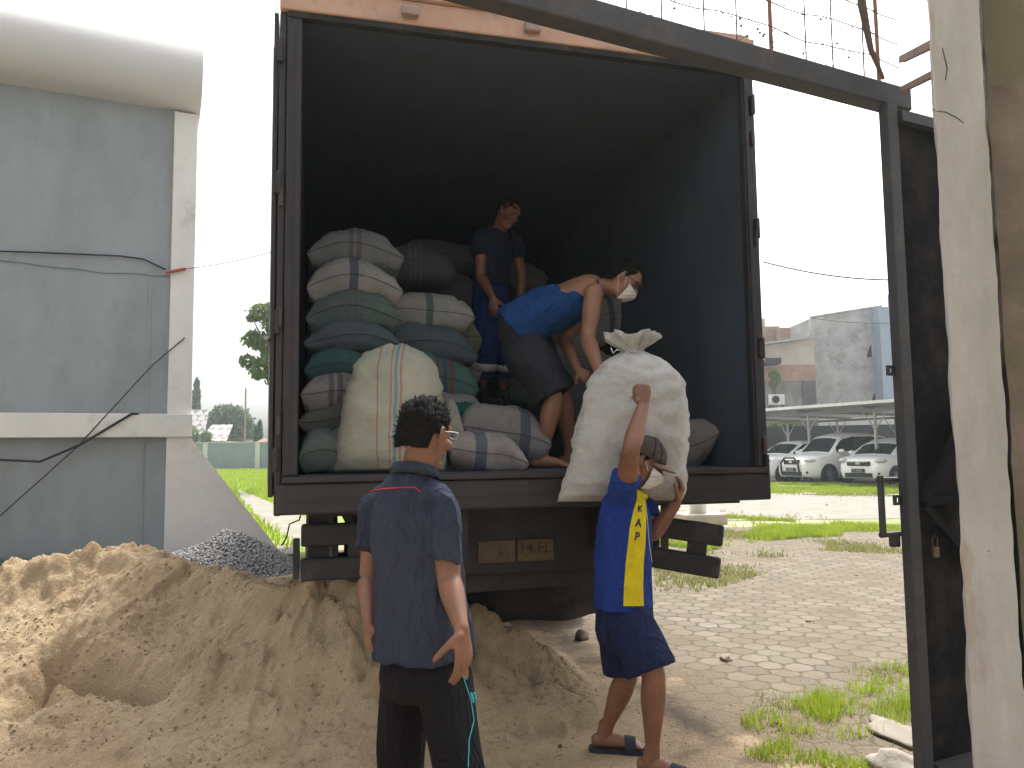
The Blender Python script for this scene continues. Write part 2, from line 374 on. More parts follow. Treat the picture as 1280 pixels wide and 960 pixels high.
def heap(X, Y):
    zr = np.interp(X, rx, rz, left=.5, right=0); yr = np.interp(X, rx, ry)
    zr = zr*np.clip((X+7.5)/2., 0, 1)
    yr = yr+.12*fbm(X*2.2, X*0+3, 3, 5)
    Lf = np.interp(X, [-5, -2, -1, 0, .9], [2.0, 1.6, .95, .72, .6]); Lb = np.interp(X, [-5, -2.4, -1, .9], [2.2, 2.0, 1.6, .9])
    t = (yr-Y)
    f = np.clip(t/Lf, 0, 1); bk = np.clip(-t/Lb, 0, 1)
    pf = (1-f)**1.25*(1-.25*np.sin(f*math.pi))+.0
    pb = (1-bk**1.5)**1.3
    h = zr*np.where(t >= 0, pf, pb)
    # low apron of trodden sand in front
    ap = np.clip((.55-X+.5*fbm(X*1.5, Y*1.5, 4, 201))/1.3, 0, 1)*np.clip((Y-1.4)/1.6, 0, 1)*np.clip((6.5-Y)/2, 0, 1)
    ap2 = np.clip(1-np.hypot((X+1.6)/3.4, (Y-4.6)/2.4), 0, 1)
    h = np.maximum(h, .20*ap2*np.clip((.35-X)/1.1, 0, 1))+.030*ap-.024
    return h, zr
def sand_z(X, Y, fine=True):
    h, zr = heap(X, Y)
    k = np.clip(h/.25, .0, 1)
    # terraces where the shovel cut: hollow and undercut face on the left
    pl = [at_z(25, 872, .25), at_z(70, 815, .38), at_z(120, 832, .33), at_z(190, 832, .36)]
    d = seg_d(X+.05*fbm(X*6, Y*6, 3, 9), Y+.05*fbm(X*6, Y*6, 3, 19), pl)
    h = h-.20*np.exp(-(d/.075)**2)+.10*np.exp(-((d-.22)/.13)**2)*k
    # clods
    pl2 = [at_z(305, 815, .4), at_z(400, 822, .42)]
    d2 = seg_d(X, Y, pl2); h = h+.14*np.clip(1-(d2/.24+.5*fbm(X*7, Y*7, 3, 23))**2, 0, 1)**.6
    pl3 = [at_z(590, 800, .45), at_z(650, 835, .3), at_z(710, 870, .12)]
    d3 = seg_d(X, Y, pl3); h = h+.07*np.clip(1-(d3/.2+.6*fbm(X*8, Y*8, 3, 27))**2, 0, 1)**.6
    # downhill gullies, lumps, crumbs
    r = 1-np.abs(fbm(X*1.6+.4*fbm(X*3, Y*3, 2, 3), Y*1.3, 4, 31))*2
    h = h+k*(.06*fbm(X*1.7, Y*1.7, 4, 1)+.035*np.clip(r, -1, 1)*1.0-.02)
    b = fbm(X*5, Y*5, 4, 51); h = h+(.15+.85*k)*.045*np.maximum(b, -.1)*1.6
    c = fbm(X*13, Y*13, 3, 71); h = h+(.3+.7*k)*.030*np.sign(c)*np.abs(c)**1.1
    e = fbm(X*34, Y*34, 3, 91); h = h+(.45+.55*k)*.016*e
    st = fbm(X*3.5, Y*3.5, 3, 131); h = h+.028*k*np.tanh((st-.12)*14)
    gr = fbm(X*75, Y*75, 2, 171); h = h+(.4+.6*k)*.009*gr
    h = h+.012*np.clip((Y-1.5)/1, 0, 1)*np.tanh(fbm(X*4.5, Y*4.5, 3, 151)*7)*np.clip((1.0-X)/1.5, 0, 1)*(1-k)
    return h
nx, ny = 760, 520
xs = np.linspace(-6.3, 1.5, nx); ys = 1.3+(np.linspace(0, 1, ny)**1.15)*6.4
X, Y = np.meshgrid(xs, ys); Z = sand_z(X, Y)
edge = np.minimum(np.minimum((X+6.3)/.4, (1.5-X)/.5), np.minimum((Y-1.3)/.4, (7.7-Y)/.4)); Z = np.where(edge < 1, Z*np.clip(edge, 0, 1)-.03*(1-np.clip(edge, 0, 1)), Z)
me = bpy.data.meshes.new('sand_pile')
idx = np.arange(nx*ny).reshape(ny, nx)
q = np.stack([idx[:-1, :-1], idx[:-1, 1:], idx[1:, 1:], idx[1:, :-1]], -1).reshape(-1, 4)
def np_mesh(name, co, quads, m, smooth=True, **k):
    me = bpy.data.meshes.new(name); me.vertices.add(len(co)); me.vertices.foreach_set('co', np.asarray(co, dtype=np.float32).ravel())
    n, c = quads.shape
    me.loops.add(n*c); me.loops.foreach_set('vertex_index', quads.astype(np.int32).ravel())
    me.polygons.add(n); me.polygons.foreach_set('loop_start', np.arange(0, n*c, c, dtype=np.int32)); 
    me.update(calc_edges=True); me.validate()
    if smooth: me.polygons.foreach_set('use_smooth', [True]*len(me.polygons))
    me.materials.append(m); o = bpy.data.objects.new(name, me); COL.objects.link(o); return tag(o, **k)
np_mesh('sand_pile', np.stack([X, Y, Z], -1).reshape(-1, 3), q, M_sand, label='heap of damp yellow building sand lying under the tail of the truck', cat='sand pile')
# ---------------- gravel heap
gc = at_z(278, 712, 0); GR = 1.05
M_grav = mat('gravel', (.27, .265, .27), .8, .6, 40, .3, 120)
gv_, gf_ = [], []
def stone_geo(n, fn, rmin, rmax, seed):
    rg = np.random.default_rng(seed); vs = []; fs = []
    base = np.array([(1,0,0),(-1,0,0),(0,1,0),(0,-1,0),(0,0,1),(0,0,-1)], float)
    tri = np.array([(0,2,4),(2,1,4),(1,3,4),(3,0,4),(2,0,5),(1,2,5),(3,1,5),(0,3,5)])
    for i in range(n):
        x, y, z = fn(rg); r = rg.uniform(rmin, rmax)
        A = rg.normal(size=(3, 3)); Q, _ = np.linalg.qr(A)
        vs.append((base*rg.uniform(.55, 1.1, (6, 1))*r) @ Q+(x, y, z)); fs.append(tri+6*i)
    return np.vstack(vs), np.vstack(fs)
def gh(x, y):
    r = np.hypot((x-gc.x)/1.0, (y-gc.y)/.8); return .47*np.clip(1-r/GR, 0, 1)**.85*(1+.15*np.sin(x*5))
gx, gy = np.meshgrid(np.linspace(gc.x-1.3, gc.x+1.3, 60), np.linspace(gc.y-1.1, gc.y+1.1, 50))
gzv = gh(gx, gy)-.02
idx = np.arange(3000).reshape(50, 60); qq = np.stack([idx[:-1, :-1], idx[:-1, 1:], idx[1:, 1:], idx[1:, :-1]], -1).reshape(-1, 4)
def gfn(rg):
    while True:
        a, r = rg.uniform(0, 2*math.pi), math.sqrt(rg.uniform(0, 1.15))*GR
        x, y = gc.x+r*math.cos(a), gc.y+.8*r*math.sin(a)
        return x, y, float(gh(np.array(x), np.array(y)))+rg.uniform(-.01, .012)
sv, sf = stone_geo(9000, gfn, .012, .032, 3)
qt = np.vstack([qq[:, [0, 1, 2]], qq[:, [0, 2, 3]]])
np_mesh('gravel_pile', np.vstack([np.stack([gx, gy, gzv], -1).reshape(-1, 3), sv]), np.vstack([qt, sf+3000]), M_grav, smooth=False, label='heap of dark grey crushed stone against the foot of the buttress', cat='gravel pile')

# ================================================================ LEFT BUILDING
W0 = at_z(204, 704, 0)
Yw = W0.y
ptop = at(211, 139, Yw); p2 = at_z(0, 104, ptop.z)
wd = (W0-V((p2.x, p2.y, 0))).normalized(); wyaw = math.atan2(wd.y, wd.x)
wn_ = V((-wd.y, wd.x, 0))      # away from the camera
print('wall', W0, ptop.z, math.degrees(wyaw))
HT = ptop.z
M_wallg = mat('grey_wall_paint', (.29, .32, .35), .85, .10, 1.1, .25, 25, dirt=(.22, .24, .25), dscale=1.4, dlo=.45, dhi=.75, stretch=(1, 1, .45))
M_white = mat('white_wall_paint', (.70, .69, .68), .85, .10, 1.6, .2, 25, dirt=(.40, .385, .36), dscale=1.8, dlo=.56, dhi=.8)
M_eave = mat('eave_paint', (.50, .50, .495), .8, .04, .5, .05, 8)
bld = empty('grey_building', (W0.x, W0.y, 0), wyaw, label='tall grey rendered building with white band and curved eave on the left', cat='building')
# local frame: x along the wall to the right (W0 = end of grey), y away, z up
mb = MB(); mb.bx((-14, 0, 0), (0, 7, HT)); mb.build('wall', M_wallg, bld)
pw = .31
def xl(px, py, yoff=0):   # local x on wall plane
    d = ray(px, py); P0 = W0+wn_*yoff; t = (P0-EYE).dot(wn_)/d.dot(wn_); p = EYE+d*t; return (p-W0).dot(wd), p.z
bz1 = xl(100, 517)[1]; bz0 = xl(100, 547)[1]
mb = MB(); mb.bx((0.001, -.06, bz1), (pw, 6.99, HT-.02), bev=.01); mb.build('pilaster', M_white, bld)
mb = MB(); mb.bx((-14, -.14, bz0), (pw+.01, -.001, bz1), bev=.008); mb.build('band', M_white, bld)
bw = xl(352, 690)[0]
mb = MB(); mb.prism([(0.002, -.1, 0), (bw, -.1, 0), (bw-.05, -.1, .08), (pw+.02, -.1, bz0-.05), (pw, -.1, bz0-.002), (.002, -.1, bz0-.002)], (0, .28, 0)); mb.build('buttress', M_white, bld)
mb = MB()
prof = [(-.0, HT), (-.28, HT+.06), (-.48, HT+.2), (-.58, HT+.42), (-.55, HT+.65), (-.4, HT+.82), (-.1, HT+.92), (7.0, HT+.92), (7.0, HT)]
prof = [(-.0, HT)]+[(-.10-.46*math.sin(a)**.8, HT+.50-.46*math.cos(a)) for a in [math.pi*i/40 for i in range(1, 41)]]+[(7.0, HT+.96), (7.0, HT)]
mb.prism([(-14, y, z) for y, z in prof], (14+pw+.03, 0, 0)); mb.build('eave', M_eave, bld, True)
# vertical drainpipe groove and render joint
mb = MB(); mb.bx((-.27, -.012, bz1), (-.235, -.001, xl(200, 345)[1])); mb.bx((-.30, -.012, 0), (-.27, -.001, bz0-.01)); mb.build('render_joint', M_wallg, bld)
zc = xl(0, 325)[1]
pts = []; cr_pts = []
for i in range(60):
    x = -5+i*5/59; pts.append((x, -.012, zc-.03+.03*math.sin(x*2)+.03*mn.noise(V((x*3, 0, 0)))))
mb = MB(); mb.tube(pts, .0045, 5); mb.build('render_crack', mat('crack', (.14, .14, .14), .95), bld)
M_cable = mat('black_cable', (.02, .02, .022), .6)
def wall_pt(px, py, off=-.04): 
    x, z = xl(px, py, off); return W0+wd*x+wn_*off+V((0, 0, z))
def wire(name, pts, r, label, m=None, sag=0, n=14, cat='cable'):
    P = []
    for a, b in zip(pts[:-1], pts[1:]):
        for i in range(n): t = i/n; P.append(V(a).lerp(V(b), t)-V((0, 0, sag*4*t*(1-t))))
    P.append(V(pts[-1])); mb = MB(); mb.tube(P, r, 6); return mb.build(name, m or M_cable, smooth=True, label=label, cat=cat)
wire('power_cable', [wall_pt(-60, 312), wall_pt(60, 316), wall_pt(150, 320), wall_pt(180, 324), wall_pt(207, 337)], .012, 'thin dark cable running along the upper grey wall above the crack')
o = wire('wall_cable', [wall_pt(-60, 572, -.16), wall_pt(50, 577, -.16), wall_pt(100, 556, -.17), wall_pt(165, 517, -.16), wall_pt(196, 519, -.03)], .016, 'thick black cable looping across the white band of the wall')
wire('slack_wire', [wall_pt(-60, 720, -.16), wall_pt(0, 645, -.16), wall_pt(95, 560, -.16), wall_pt(190, 457, -.1), wall_pt(231, 422, -.08)], .008, 'thin dark wire slanting up across the wall to the pilaster')
c0 = wall_pt(207, 341, -.09); c1 = wall_pt(232, 336, -.1)
mb = MB(); mb.tube([c0, c1], .022, 8); mb.build('wire_joint', mat('red_tape', (.35, .06, .05), .6), label='red taped wire joint on the white pilaster', cat='wire joint')
wire('service_wire', [c1, at(342, 314, 10.5), at(420, 290, 12)], .006, 'thin wire spanning from the pilaster towards the truck', mat('red_wire', (.25, .12, .12), .6), sag=.03)
# ================================================================ TRUCK
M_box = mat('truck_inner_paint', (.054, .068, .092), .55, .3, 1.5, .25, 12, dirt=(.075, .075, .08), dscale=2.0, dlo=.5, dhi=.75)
M_dark = mat('truck_dark_steel', (.028, .026, .030), .5, .35, 3, .3, 40, dirt=(.060, .040, .034), dscale=4, dlo=.52, dhi=.75)
M_blk = mat('chassis_black', (.018, .018, .020), .6, .4, 4, .3, 40, dirt=(.05, .045, .038), dscale=3, dlo=.5, dhi=.75)
M_pink = mat('faded_orange_paint', (.52, .33, .25), .6, .2, 2.5, .2, 30, dirt=(.30, .22, .18), dscale=5, dlo=.5, dhi=.7)
M_rub = mat('rubber', (.02, .02, .02), .85, .3, 5, .3, 60, dirt=(.07, .06, .05), dscale=4, dlo=.5, dhi=.7)
M_bump = mat('bumper_plastic', (.028, .028, .032), .65, .3, 4, .25, 60, dirt=(.09, .08, .07), dscale=5, dlo=.55, dhi=.75)
M_tyreg = mat('dusty_tyre', (.06, .058, .055), .9, .3, 8, .3, 60, dirt=(.16, .15, .13), dscale=3, dlo=.45, dhi=.65)
trk = empty('cargo_truck', TK0, TYAW, label='big box truck with its rear doors open and a dark navy load space', cat='truck')
BL = 6.4; ZT = TZ+TH
mb = MB()
mb.bx((-.07, .06, TZ-.12), (TW+.07, BL, TZ))                      # floor
mb.bx((-.07, .06, ZT), (TW+.07, BL, ZT+.06))                      # roof
mb.bx((-.07, .06, TZ+.001), (-.02, BL, ZT-.001)); mb.bx((TW+.02, .06, TZ+.001), (TW+.07, BL, ZT-.001))
mb.bx((-.019, BL-.06, TZ+.001), (TW+.019, BL-.001, ZT-.001))
n = 22
for i in range(n):                                                # pressed ribs of the side walls
    v = .25+i*(BL-.5)/n
    mb.prism([(TW+.02, v, TZ+.03), (TW+.018, v+.03, TZ+.03), (TW+.018, v+.11, TZ+.03), (TW+.02, v+.14, TZ+.03)], (0, 0, TH-.06))
    mb.prism([(-.02, v, TZ+.03), (-.012, v+.03, TZ+.03), (-.012, v+.11, TZ+.03), (-.02, v+.14, TZ+.03)], (0, 0, TH-.06))
for i in range(11): mb.bx((.1+i*.22, BL-.10, TZ+.03), (.2+i*.22, BL-.062, ZT-.06))
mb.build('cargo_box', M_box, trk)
# rear frame
for a_, b_, c_ in (((-.075, 0, TZ), (-.001, .059, ZT), (-.03, -.012, -.008)), ((TW+.001, 0, TZ), (TW+.048, .059, ZT), (TW+.01, -.012, TW+.03))):
    fr = MB(); fr.bx(a_, b_, bev=.006); fr.bx((c_[0], -.012, TZ+.01), (c_[2], .003, ZT-.03)); fr.build('door_jamb', M_dark, trk)
fr = MB(); fr.bx((-.112, .01, TZ-.19), (-.077, .10, ZT+.02), bev=.01); fr.build('corner_post', M_dark, trk)
fr = MB(); fr.bx((TW+.050, .01, TZ-.17), (TW+.070, .10, ZT+.0), bev=.006); fr.build('corner_post', M_dark, trk)
sl = MB(); sl.bx((-.10, -.015, TZ-.185), (TW+.085, .055, TZ-.035), bev=.012); sl.bx((-.075, -.03, TZ-.033), (TW+.05, .058, TZ-.001), bev=.006)
sl.bx((-.05, -.022, TZ-.12), (TW+.05, -.016, TZ-.112)); sl.build('tail_sill', M_dark, trk)
hd = MB(); hd.bx((-.112, -.02, ZT+.021), (TW+.07, .08, ZT+.15), bev=.008); hd.bx((-.112, -.045, ZT+.152), (TW+.07, .10, ZT+.185), bev=.006); hd.bx((-.11, -.01, ZT+.187), (TW+.06, .10, ZT+.225), bev=.006)
hdo = hd.build('header', M_pink, trk)
g_ = MB(); g_.bx((-.07, -.008, ZT-.012), (TW+.08, .04, ZT+.018)); g_.build('rubber_seal', M_rub, trk)
for px, py in ((512, 24), (664, 44), (808, 64)):
    u_, z_ = at_v(px, py, -.02)
    mb = MB(); mb.bx((u_-.045, -.065, ZT+.05), (u_+.045, -.021, ZT+.10), bev=.008); l = mb.build('marker_lamp', mat('marker_lamp', (.30, .22, .19), .5), trk)
# doors folded right back along the sides
def door(x0, sgn, zb, name='rear_door'):
    mb = MB(); mb.bx((x0, .03, zb), (x0+sgn*.022, 1.22, ZT+.02), bev=.004)
    d = mb.build(name, M_dark, trk)
    for z in (zb+.18, zb+.85, zb+1.55, ZT-.2):
        m2 = MB(); m2.box((x0-sgn*.01, .03, z), (.045, .05, .09), bev=.005); m2.box((x0-sgn*.012, -.005, z), (.022, .035, .12), bev=.004); m2.build('hinge', M_dark, d)
    m3 = MB(); m3.tube([(x0+sgn*.032, .35, zb+.05), (x0+sgn*.032, .35, ZT)], .010, 8); m3.box((x0+sgn*.032, .35, zb+.75), (.02, .06, .16)); m3.tube([(x0+sgn*.04, .33, zb+.8), (x0+sgn*.04, .05, zb+.78)], .012, 8)
    m3.build('locking_bar', mat('galvanised', (.30, .31, .31), .45, metal=.6), d)
    return d
door(-.118, -1, TZ-.10); door(TW+.076, 1, TZ-.17)
M_keep = mat('keeper_steel', (.085, .06, .055), .5, metal=.3)
for x, z in ((-.094, 1.62), (-.094, 2.15), (-.094, 2.75), (TW+.058, 1.50), (TW+.058, 2.05), (TW+.058, 2.7), (TW+.058, 3.3)):
    mb = MB(); mb.box((x, -.004, z), (.02, .03, .09), bev=.004); mb.build('door_keeper', M_keep, trk)
# underside
mb = MB()
for u in (.82, 1.68): mb.bx((u-.04, .12, .92), (u+.04, BL+1.9, 1.17))
for v in (.25, 1.0, 2.2, 3.4, 4.6, 5.8): mb.bx((.02, v, 1.175), (TW-.02, v+.09, 1.255))
mb.bx((.05, .10, 1.17), (2.45, .16, 1.235))
for u in (.25, 2.1): mb.beam((u, .35, 1.17), (u+.25, .9, .72), .05, .05)
mb.bx((.55, .42, .70), (1.95, .48, 1.17)); mb.bx((.72, .50, .68), (1.2, .92, .9)); mb.bx((.84, 1.2, .60), (1.66, 2.6, .92))
mb.tube([(.1, 3.1, .52), (2.4, 3.1, .52)], .09, 12); mb.ell((1.25, 3.1, .52), (.24, .22, .22))
mb.build('chassis', M_blk, trk)
def sec(u0_, u1, z0, z1): return
# number plate panel
pl = MB(); pl.bx((.62, .36, .80), (1.86, .41, 1.16), bev=.01); plo = pl.build('plate_panel', M_blk, trk)
ua, za = at_v(598, 677, .34); ub, zb_ = at_v(692, 671, .34); _, zl = at_v(692, 700, .34)
M_plate = mat('faded_number_plate', (.12, .085, .038), .7, .35, 25, .2, 60, dirt=(.07, .055, .045), dscale=14, dlo=.45, dhi=.65)
um = (ua+ub)/2
mb = MB(); mb.bx((ua, .345, zl), (um-.008, .358, za), bev=.003); p1 = mb.build('number_plate', M_plate, trk, label='battered left half of the rear number plate')
mb = MB(); mb.bx((um+.008, .345, zl), (ub, .358, za), bev=.003); p2_ = mb.build('number_plate', M_plate, trk, label='right half of the rear number plate with faded digits')
M_ink = mat('faded_ink', (.045, .025, .015), .8)
def text(s, size, m, parent, loc, rot, name='lettering', ext=.001, wscale=1):
    cd = bpy.data.curves.new(name, 'FONT'); cd.body = s; cd.size = size; cd.extrude = ext; cd.align_x = 'CENTER'; cd.align_y = 'CENTER'
    o = bpy.data.objects.new(name, cd); COL.objects.link(o)
    dg = bpy.context.evaluated_depsgraph_get(); me = bpy.data.meshes.new_from_object(o.evaluated_get(dg)); bpy.data.objects.remove(o)
    o = bpy.data.objects.new(name, me); COL.objects.link(o); me.materials.clear(); me.materials.append(m)
    o.parent = parent; o.location = loc; o.rotation_euler = rot; o.scale = (wscale, 1, 1); return o
text('14 FL', .085, M_ink, p2_, ((um+ub)/2, .3435, (za+zl)/2+.01), (math.pi/2, 0, 0))
text('B', .05, M_ink, p1, ((um+ua)/2+.02, .3435, (za+zl)/2-.01), (math.pi/2, 0, 0))
# one broad rubber flap behind
mb = MB()
vs, fs = [], []
for i in range(25):
    for j in range(9):
        u = .56+i*(1.62/24); z = 1.14-.74*j/8
        vs.append((u, .95+.025*math.sin(i*.9+j*.3)+.02*math.sin(i*.35), z+.01*math.sin(i*.7)*(j == 8)))
for i in range(24):
    for j in range(8): a = i*9+j; fs.append((a, a+1, a+10, a+9))
mf = mesh_obj('mud_flap', vs, fs, M_rub, trk, True); sm = mf.modifiers.new('s', 'SOLIDIFY'); sm.thickness = .012
# bumpers: two slats joined by uprights, left straight, right bent out towards us
def slatset(name, M, length, ups, label):
    mb = MB()
    for z in (-.085, .095): mb.box(M @ V((length/2, 0, z)), (length, .06, .118), mat=M.to_3x3(), bev=.014)
    for x in ups: mb.box(M @ V((x, .012, .01)), (.11, .04, .29), mat=M.to_3x3(), bev=.01)
    return mb.build(name, M_bump, trk, label=label)
uL, zL = at_v(376, 692, .40); uR, zR = at_v(476, 692, .40)
M_ = Matrix.Translation((uL, .40, zL))
slatset('rear_bumper', M_, uR-uL+.35, (.30, .62), 'straight left half of the slatted rear bumper')
mb = MB(); mb.bx((uL-.04, .37, zL-.13), (uL-.005, .43, zL+.08), bev=.006); mb.build('bumper_end_cap', M_bump, trk)
uA, zA = at_v(828, 672, .36); 
M_ = Matrix.Translation((uA-.18, .36, zA)) @ Matrix.Rotation(-.62, 4, 'Z') @ Matrix.Rotation(.13, 4, 'Y')
slatset('rear_bumper', M_, .50, (.05, .36), 'bent right half of the slatted rear bumper')
for a_, b_ in (((uA-.30, .40, zA-.15), (uA, .46, 1.17)), ((.05, .44, zL-.1), (.16, .5, 1.17)), ((.40, .44, zL-.13), (.60, .5, 1.17))): mb = MB(); mb.bx(a_, b_); mb.build('bumper_bracket', M_blk, trk)
# wheels
def wheel(u, v, side, nm='wheel', r=.50, wd_=.26):
    w_ = empty(nm, (u, v, r)); w_.parent = trk
    h = wd_/2
    prof = [(-h, r*.58), (-h*1.02, r*.75), (-h, r*.92), (-h*.8, r*.985)]
    for k in range(4):
        x = -h*.75+k*h*.4; prof += [(x, r), (x+h*.25, r), (x+h*.28, r*.97), (x+h*.37, r*.97)]
    prof += [(h*.8, r*.985), (h, r*.92), (h*1.02, r*.75), (h, r*.58)]
    mb = MB(); mb.lathe(prof, (0, 0, 0), n=40); mb.build('tyre', M_tyreg, w_, True)
    mb = MB(); mb.lathe([(-h*.9, r*.59), (-h*.5, r*.55), (-h*.1*side, r*.5), (h*.2*side, .2), (h*.9*side, .16), (h*.95*side, 0)], (0, 0, 0), n=28); mb.build('rim', M_blk, w_, True)
for u, s_ in ((.16, -1), (.50, -1), (TW-.50, 1), (TW-.16, 1)): wheel(u, 3.1, s_)
for u, s_ in ((.2, -1), (TW-.2, 1)): wheel(u, 6.9, s_)
# cab ahead of the box
cb = MB(); cb.bx((.0, BL+.35, .75), (TW, BL+2.15, 2.95), bev=.12); cab = cb.build('cab', M_pink, trk)
M_cg = mat('cab_glass', (.02, .025, .03), .1)
for a_, b_ in (((.15, BL+2.145, 1.9), (TW-.15, BL+2.165, 2.75)), ((-.01, BL+.9, 1.95), (.02, BL+1.9, 2.65)), ((TW-.02, BL+.9, 1.95), (TW+.01, BL+1.9, 2.65))): mb = MB(); mb.bx(a_, b_, bev=.004); mb.build('window', M_cg, cab)
# loose strap hanging at the corner
P = [T(-.12, .0, TZ-.19), T(-.13, -.01, 1.05), T(-.2, .0, .96), T(-.26, 0, .95)]

# ================================================================ GATE
M_gate = mat('gate_grey_steel', (.045, .048, .055), .6, .25, 4, .3, 40, dirt=(.085, .070, .060), dscale=5, dlo=.5, dhi=.72)
M_gate2 = mat('gate_dark_sheet', (.014, .015, .017), .9, .35, 3, .25, 30, spec=.08, dirt=(.045, .038, .034), dscale=3, dlo=.45, dhi=.7)
GY = 3.35
ga = at(1100, 127, GY); gb = at_z(640, 4, ga.z)
gd = (ga-gb).normalized(); gn = V((-gd.y, gd.x, 0))
print('gate', ga, gb, math.degrees(math.atan2(gd.y, gd.x)))
gyaw = math.atan2(gd.y, gd.x)
gf = empty('gateway', (ga.x, ga.y, 0), gyaw, label='grey steel gate crossbeam with spiked wire mesh overhead', cat='gateway')
bh = .105
mb = MB(); mb.bx((-4.6, 0, ga.z), (.22, .09, ga.z+bh), bev=.008); bm_o = mb.build('crossbeam', M_gate, gf)
M_rod = mat('rusty_rod', (.30, .16, .13), .8); M_bw = mat('rusty_wire', (.16, .12, .11), .8)
for i in range(24): mb = MB(); x = -4.3+i*.185+random.uniform(-.02, .02); mb.tube([(x, .04, ga.z+bh-.004), (x+random.uniform(-.01, .01), .04, ga.z+bh+.62)], .0035, 6); mb.build('rod', M_bw, gf)
for x in (.06, -.60, -1.55, -2.6): mb = MB(); mb.tube([(x, .045, ga.z+bh-.01), (x, .045, ga.z+bh+.9)], .009, 8); mb.build('stake', M_rod, gf)
# spiked wires
for k, z in enumerate((.12, .24, .36, .48, .6)):
    mb = MB()
    P = [(-4.4+i*.1, .04+.006*math.sin(i*2.1), ga.z+bh+z+.012*math.sin(i*.9+k)) for i in range(47)]
    mb.tube(P, .0028, 5)
    for i in range(60):
        x = -4.4+i*.075+random.uniform(-.02, .02); c = V((x, .04, ga.z+bh+z))
        for _ in range(3):
            d = V((random.uniform(-1, 1), random.uniform(-1, 1), random.uniform(-1, 1))).normalized()*random.uniform(.012, .024); mb.tube([c, c+d], [.0024, .0008], 4)
    mb.build('barbed_wire', M_bw, gf)
# dead twigs caught in the mesh
tw = MB()
b0 = V((ga.x, ga.y, 0))+gd*(-.09)+gn*.02
P = [b0+V((.10, 0, ga.z+bh-.01)), b0+V((.05, 0, ga.z+bh+.13)), b0+V((.02, 0, ga.z+bh+.35)), b0+V((.03, 0, ga.z+bh+.6)), b0+V((0, 0, ga.z+bh+.95))]
tw.tube(P, [.008, .013, .02, .022, .025], 8)
for i in range(90):
    a = b0-gd*random.uniform(0, 3.0)**1.0+V((0, 0, ga.z+bh+random.choice((.0, .02, .14, .16, .3))+random.uniform(0, .05)))
    d = V((random.uniform(-1, 1), random.uniform(-.4, .4), random.uniform(-.2, 1))).normalized()*random.uniform(.02, .07)
    tw.tube([a, a+d*.5+V((.005, 0, .004)), a+d], [.0022, .0018, .001], 4)
    if random.random() < .5: tw.ell(a+d, (.008, .003, .006), Matrix.Rotation(random.uniform(0, 3), 3, 'Y'), n=5)
tw.build('dead_vine', mat('dry_twig', (.12, .09, .07), .9), label='dry twigs and thick dead stem tangled in the wire above the gate', cat='vine')

# gate leaf swung open, free edge away from us
gl0 = at(1108, 400, GY); gl1 = at(1205, 560, 2.72)
ld = gd.copy(); ld.z = 0; ld.normalize(); LL = .62; gl0 = V((ga.x, ga.y, 0))+ld*.012; lyaw = math.atan2(ld.y, ld.x)
lf = empty('gate_leaf', (gl0.x, gl0.y, 0), lyaw, label='dark steel gate leaf with grey edge post beside the whitewashed pillar', cat='gate')
lt_ = ga.z-.01
mb = MB(); mb.bx((0, -.025, .06), (.07, .022, lt_), bev=.005); mb.build('frame_post', M_gate, lf)
mb = MB(); mb.bx((.086, .012, .10), (LL, .024, lt_-.02)); mb.build('sheet_panel', M_gate2, lf)
# folded edge strip facing us
mb = MB(); mb.box((LL-.03, -.02, lt_/2), (.05, .05, lt_-.1)); mb.box((LL/2+.03, -.02, lt_-.05), (LL-.10, .04, .05)); mb.box((LL/2+.03, -.02, .12), (LL-.10, .04, .05))
mb.build('frame_rail', M_gate, lf)
zz = at(1150, 632, 3.2).z
mb = MB(); mb.beam((.09, -.03, zz), (LL-.03, -.03, zz+.02), .03, .03); mb.beam((.09, -.031, zz), (LL-.03, -.031, zz+.75), .03, .03); mb.beam((.09, -.032, zz-.02), (LL-.03, -.032, zz-.45), .03, .03); mb.build('brace', M_gate2, lf)
hz0 = at(1125, 668, GY).z; hz1 = at(1125, 600, GY).z
mb = MB()
mb.tube([(.01, .03, hz1), (-.115, .03, hz1+.003)], .012, 8); mb.tube([(-.10, .03, hz1+.02), (-.10, .03, hz0-.01)], .014, 8); mb.tube([(.01, .03, hz0), (-.115, .03, hz0)], .012, 8)
mb.box((-.03, .03, hz0-.03), (.04, .03, .05), bev=.004); mb.build('latch_handle', M_gate, lf)
def eye_plate(z):
    mb = MB(); c = V((-.022, .012, z)); mb.box(c+V((0, 0, .016)), (.045, .012, .012)); mb.box(c-V((0, 0, .016)), (.045, .012, .012)); mb.box(c+V((-.016, 0, 0)), (.012, .011, .03)); mb.box(c+V((.016, 0, 0)), (.012, .011, .03)); return mb.build('latch_plate', M_gate, lf)
eye_plate(at(1118, 463, GY).z); eye_plate(at(1128, 625, GY).z)
pz = at(1160, 690, 3.15).z
M_brass = mat('old_brass', (.14, .11, .06), .4, metal=.7)
lp = V((gl0.x, gl0.y, 0))+ld*.12+V((ld.y, -ld.x, 0))*.05
mb = MB(); mb.box(lp+V((0, 0, pz-.03)), (.035, .018, .045), rz=lyaw, bev=.004); mb.tube([lp+V((-.01, 0, pz-.01)), lp+V((-.01, 0, pz+.03)), lp+V((0, 0, pz+.04)), lp+V((.01, 0, pz+.03)), lp+V((.01, 0, pz-.01))], .003, 6)
mb.build('padlock', M_brass, label='small padlock hanging on the open dark gate leaf', cat='padlock')

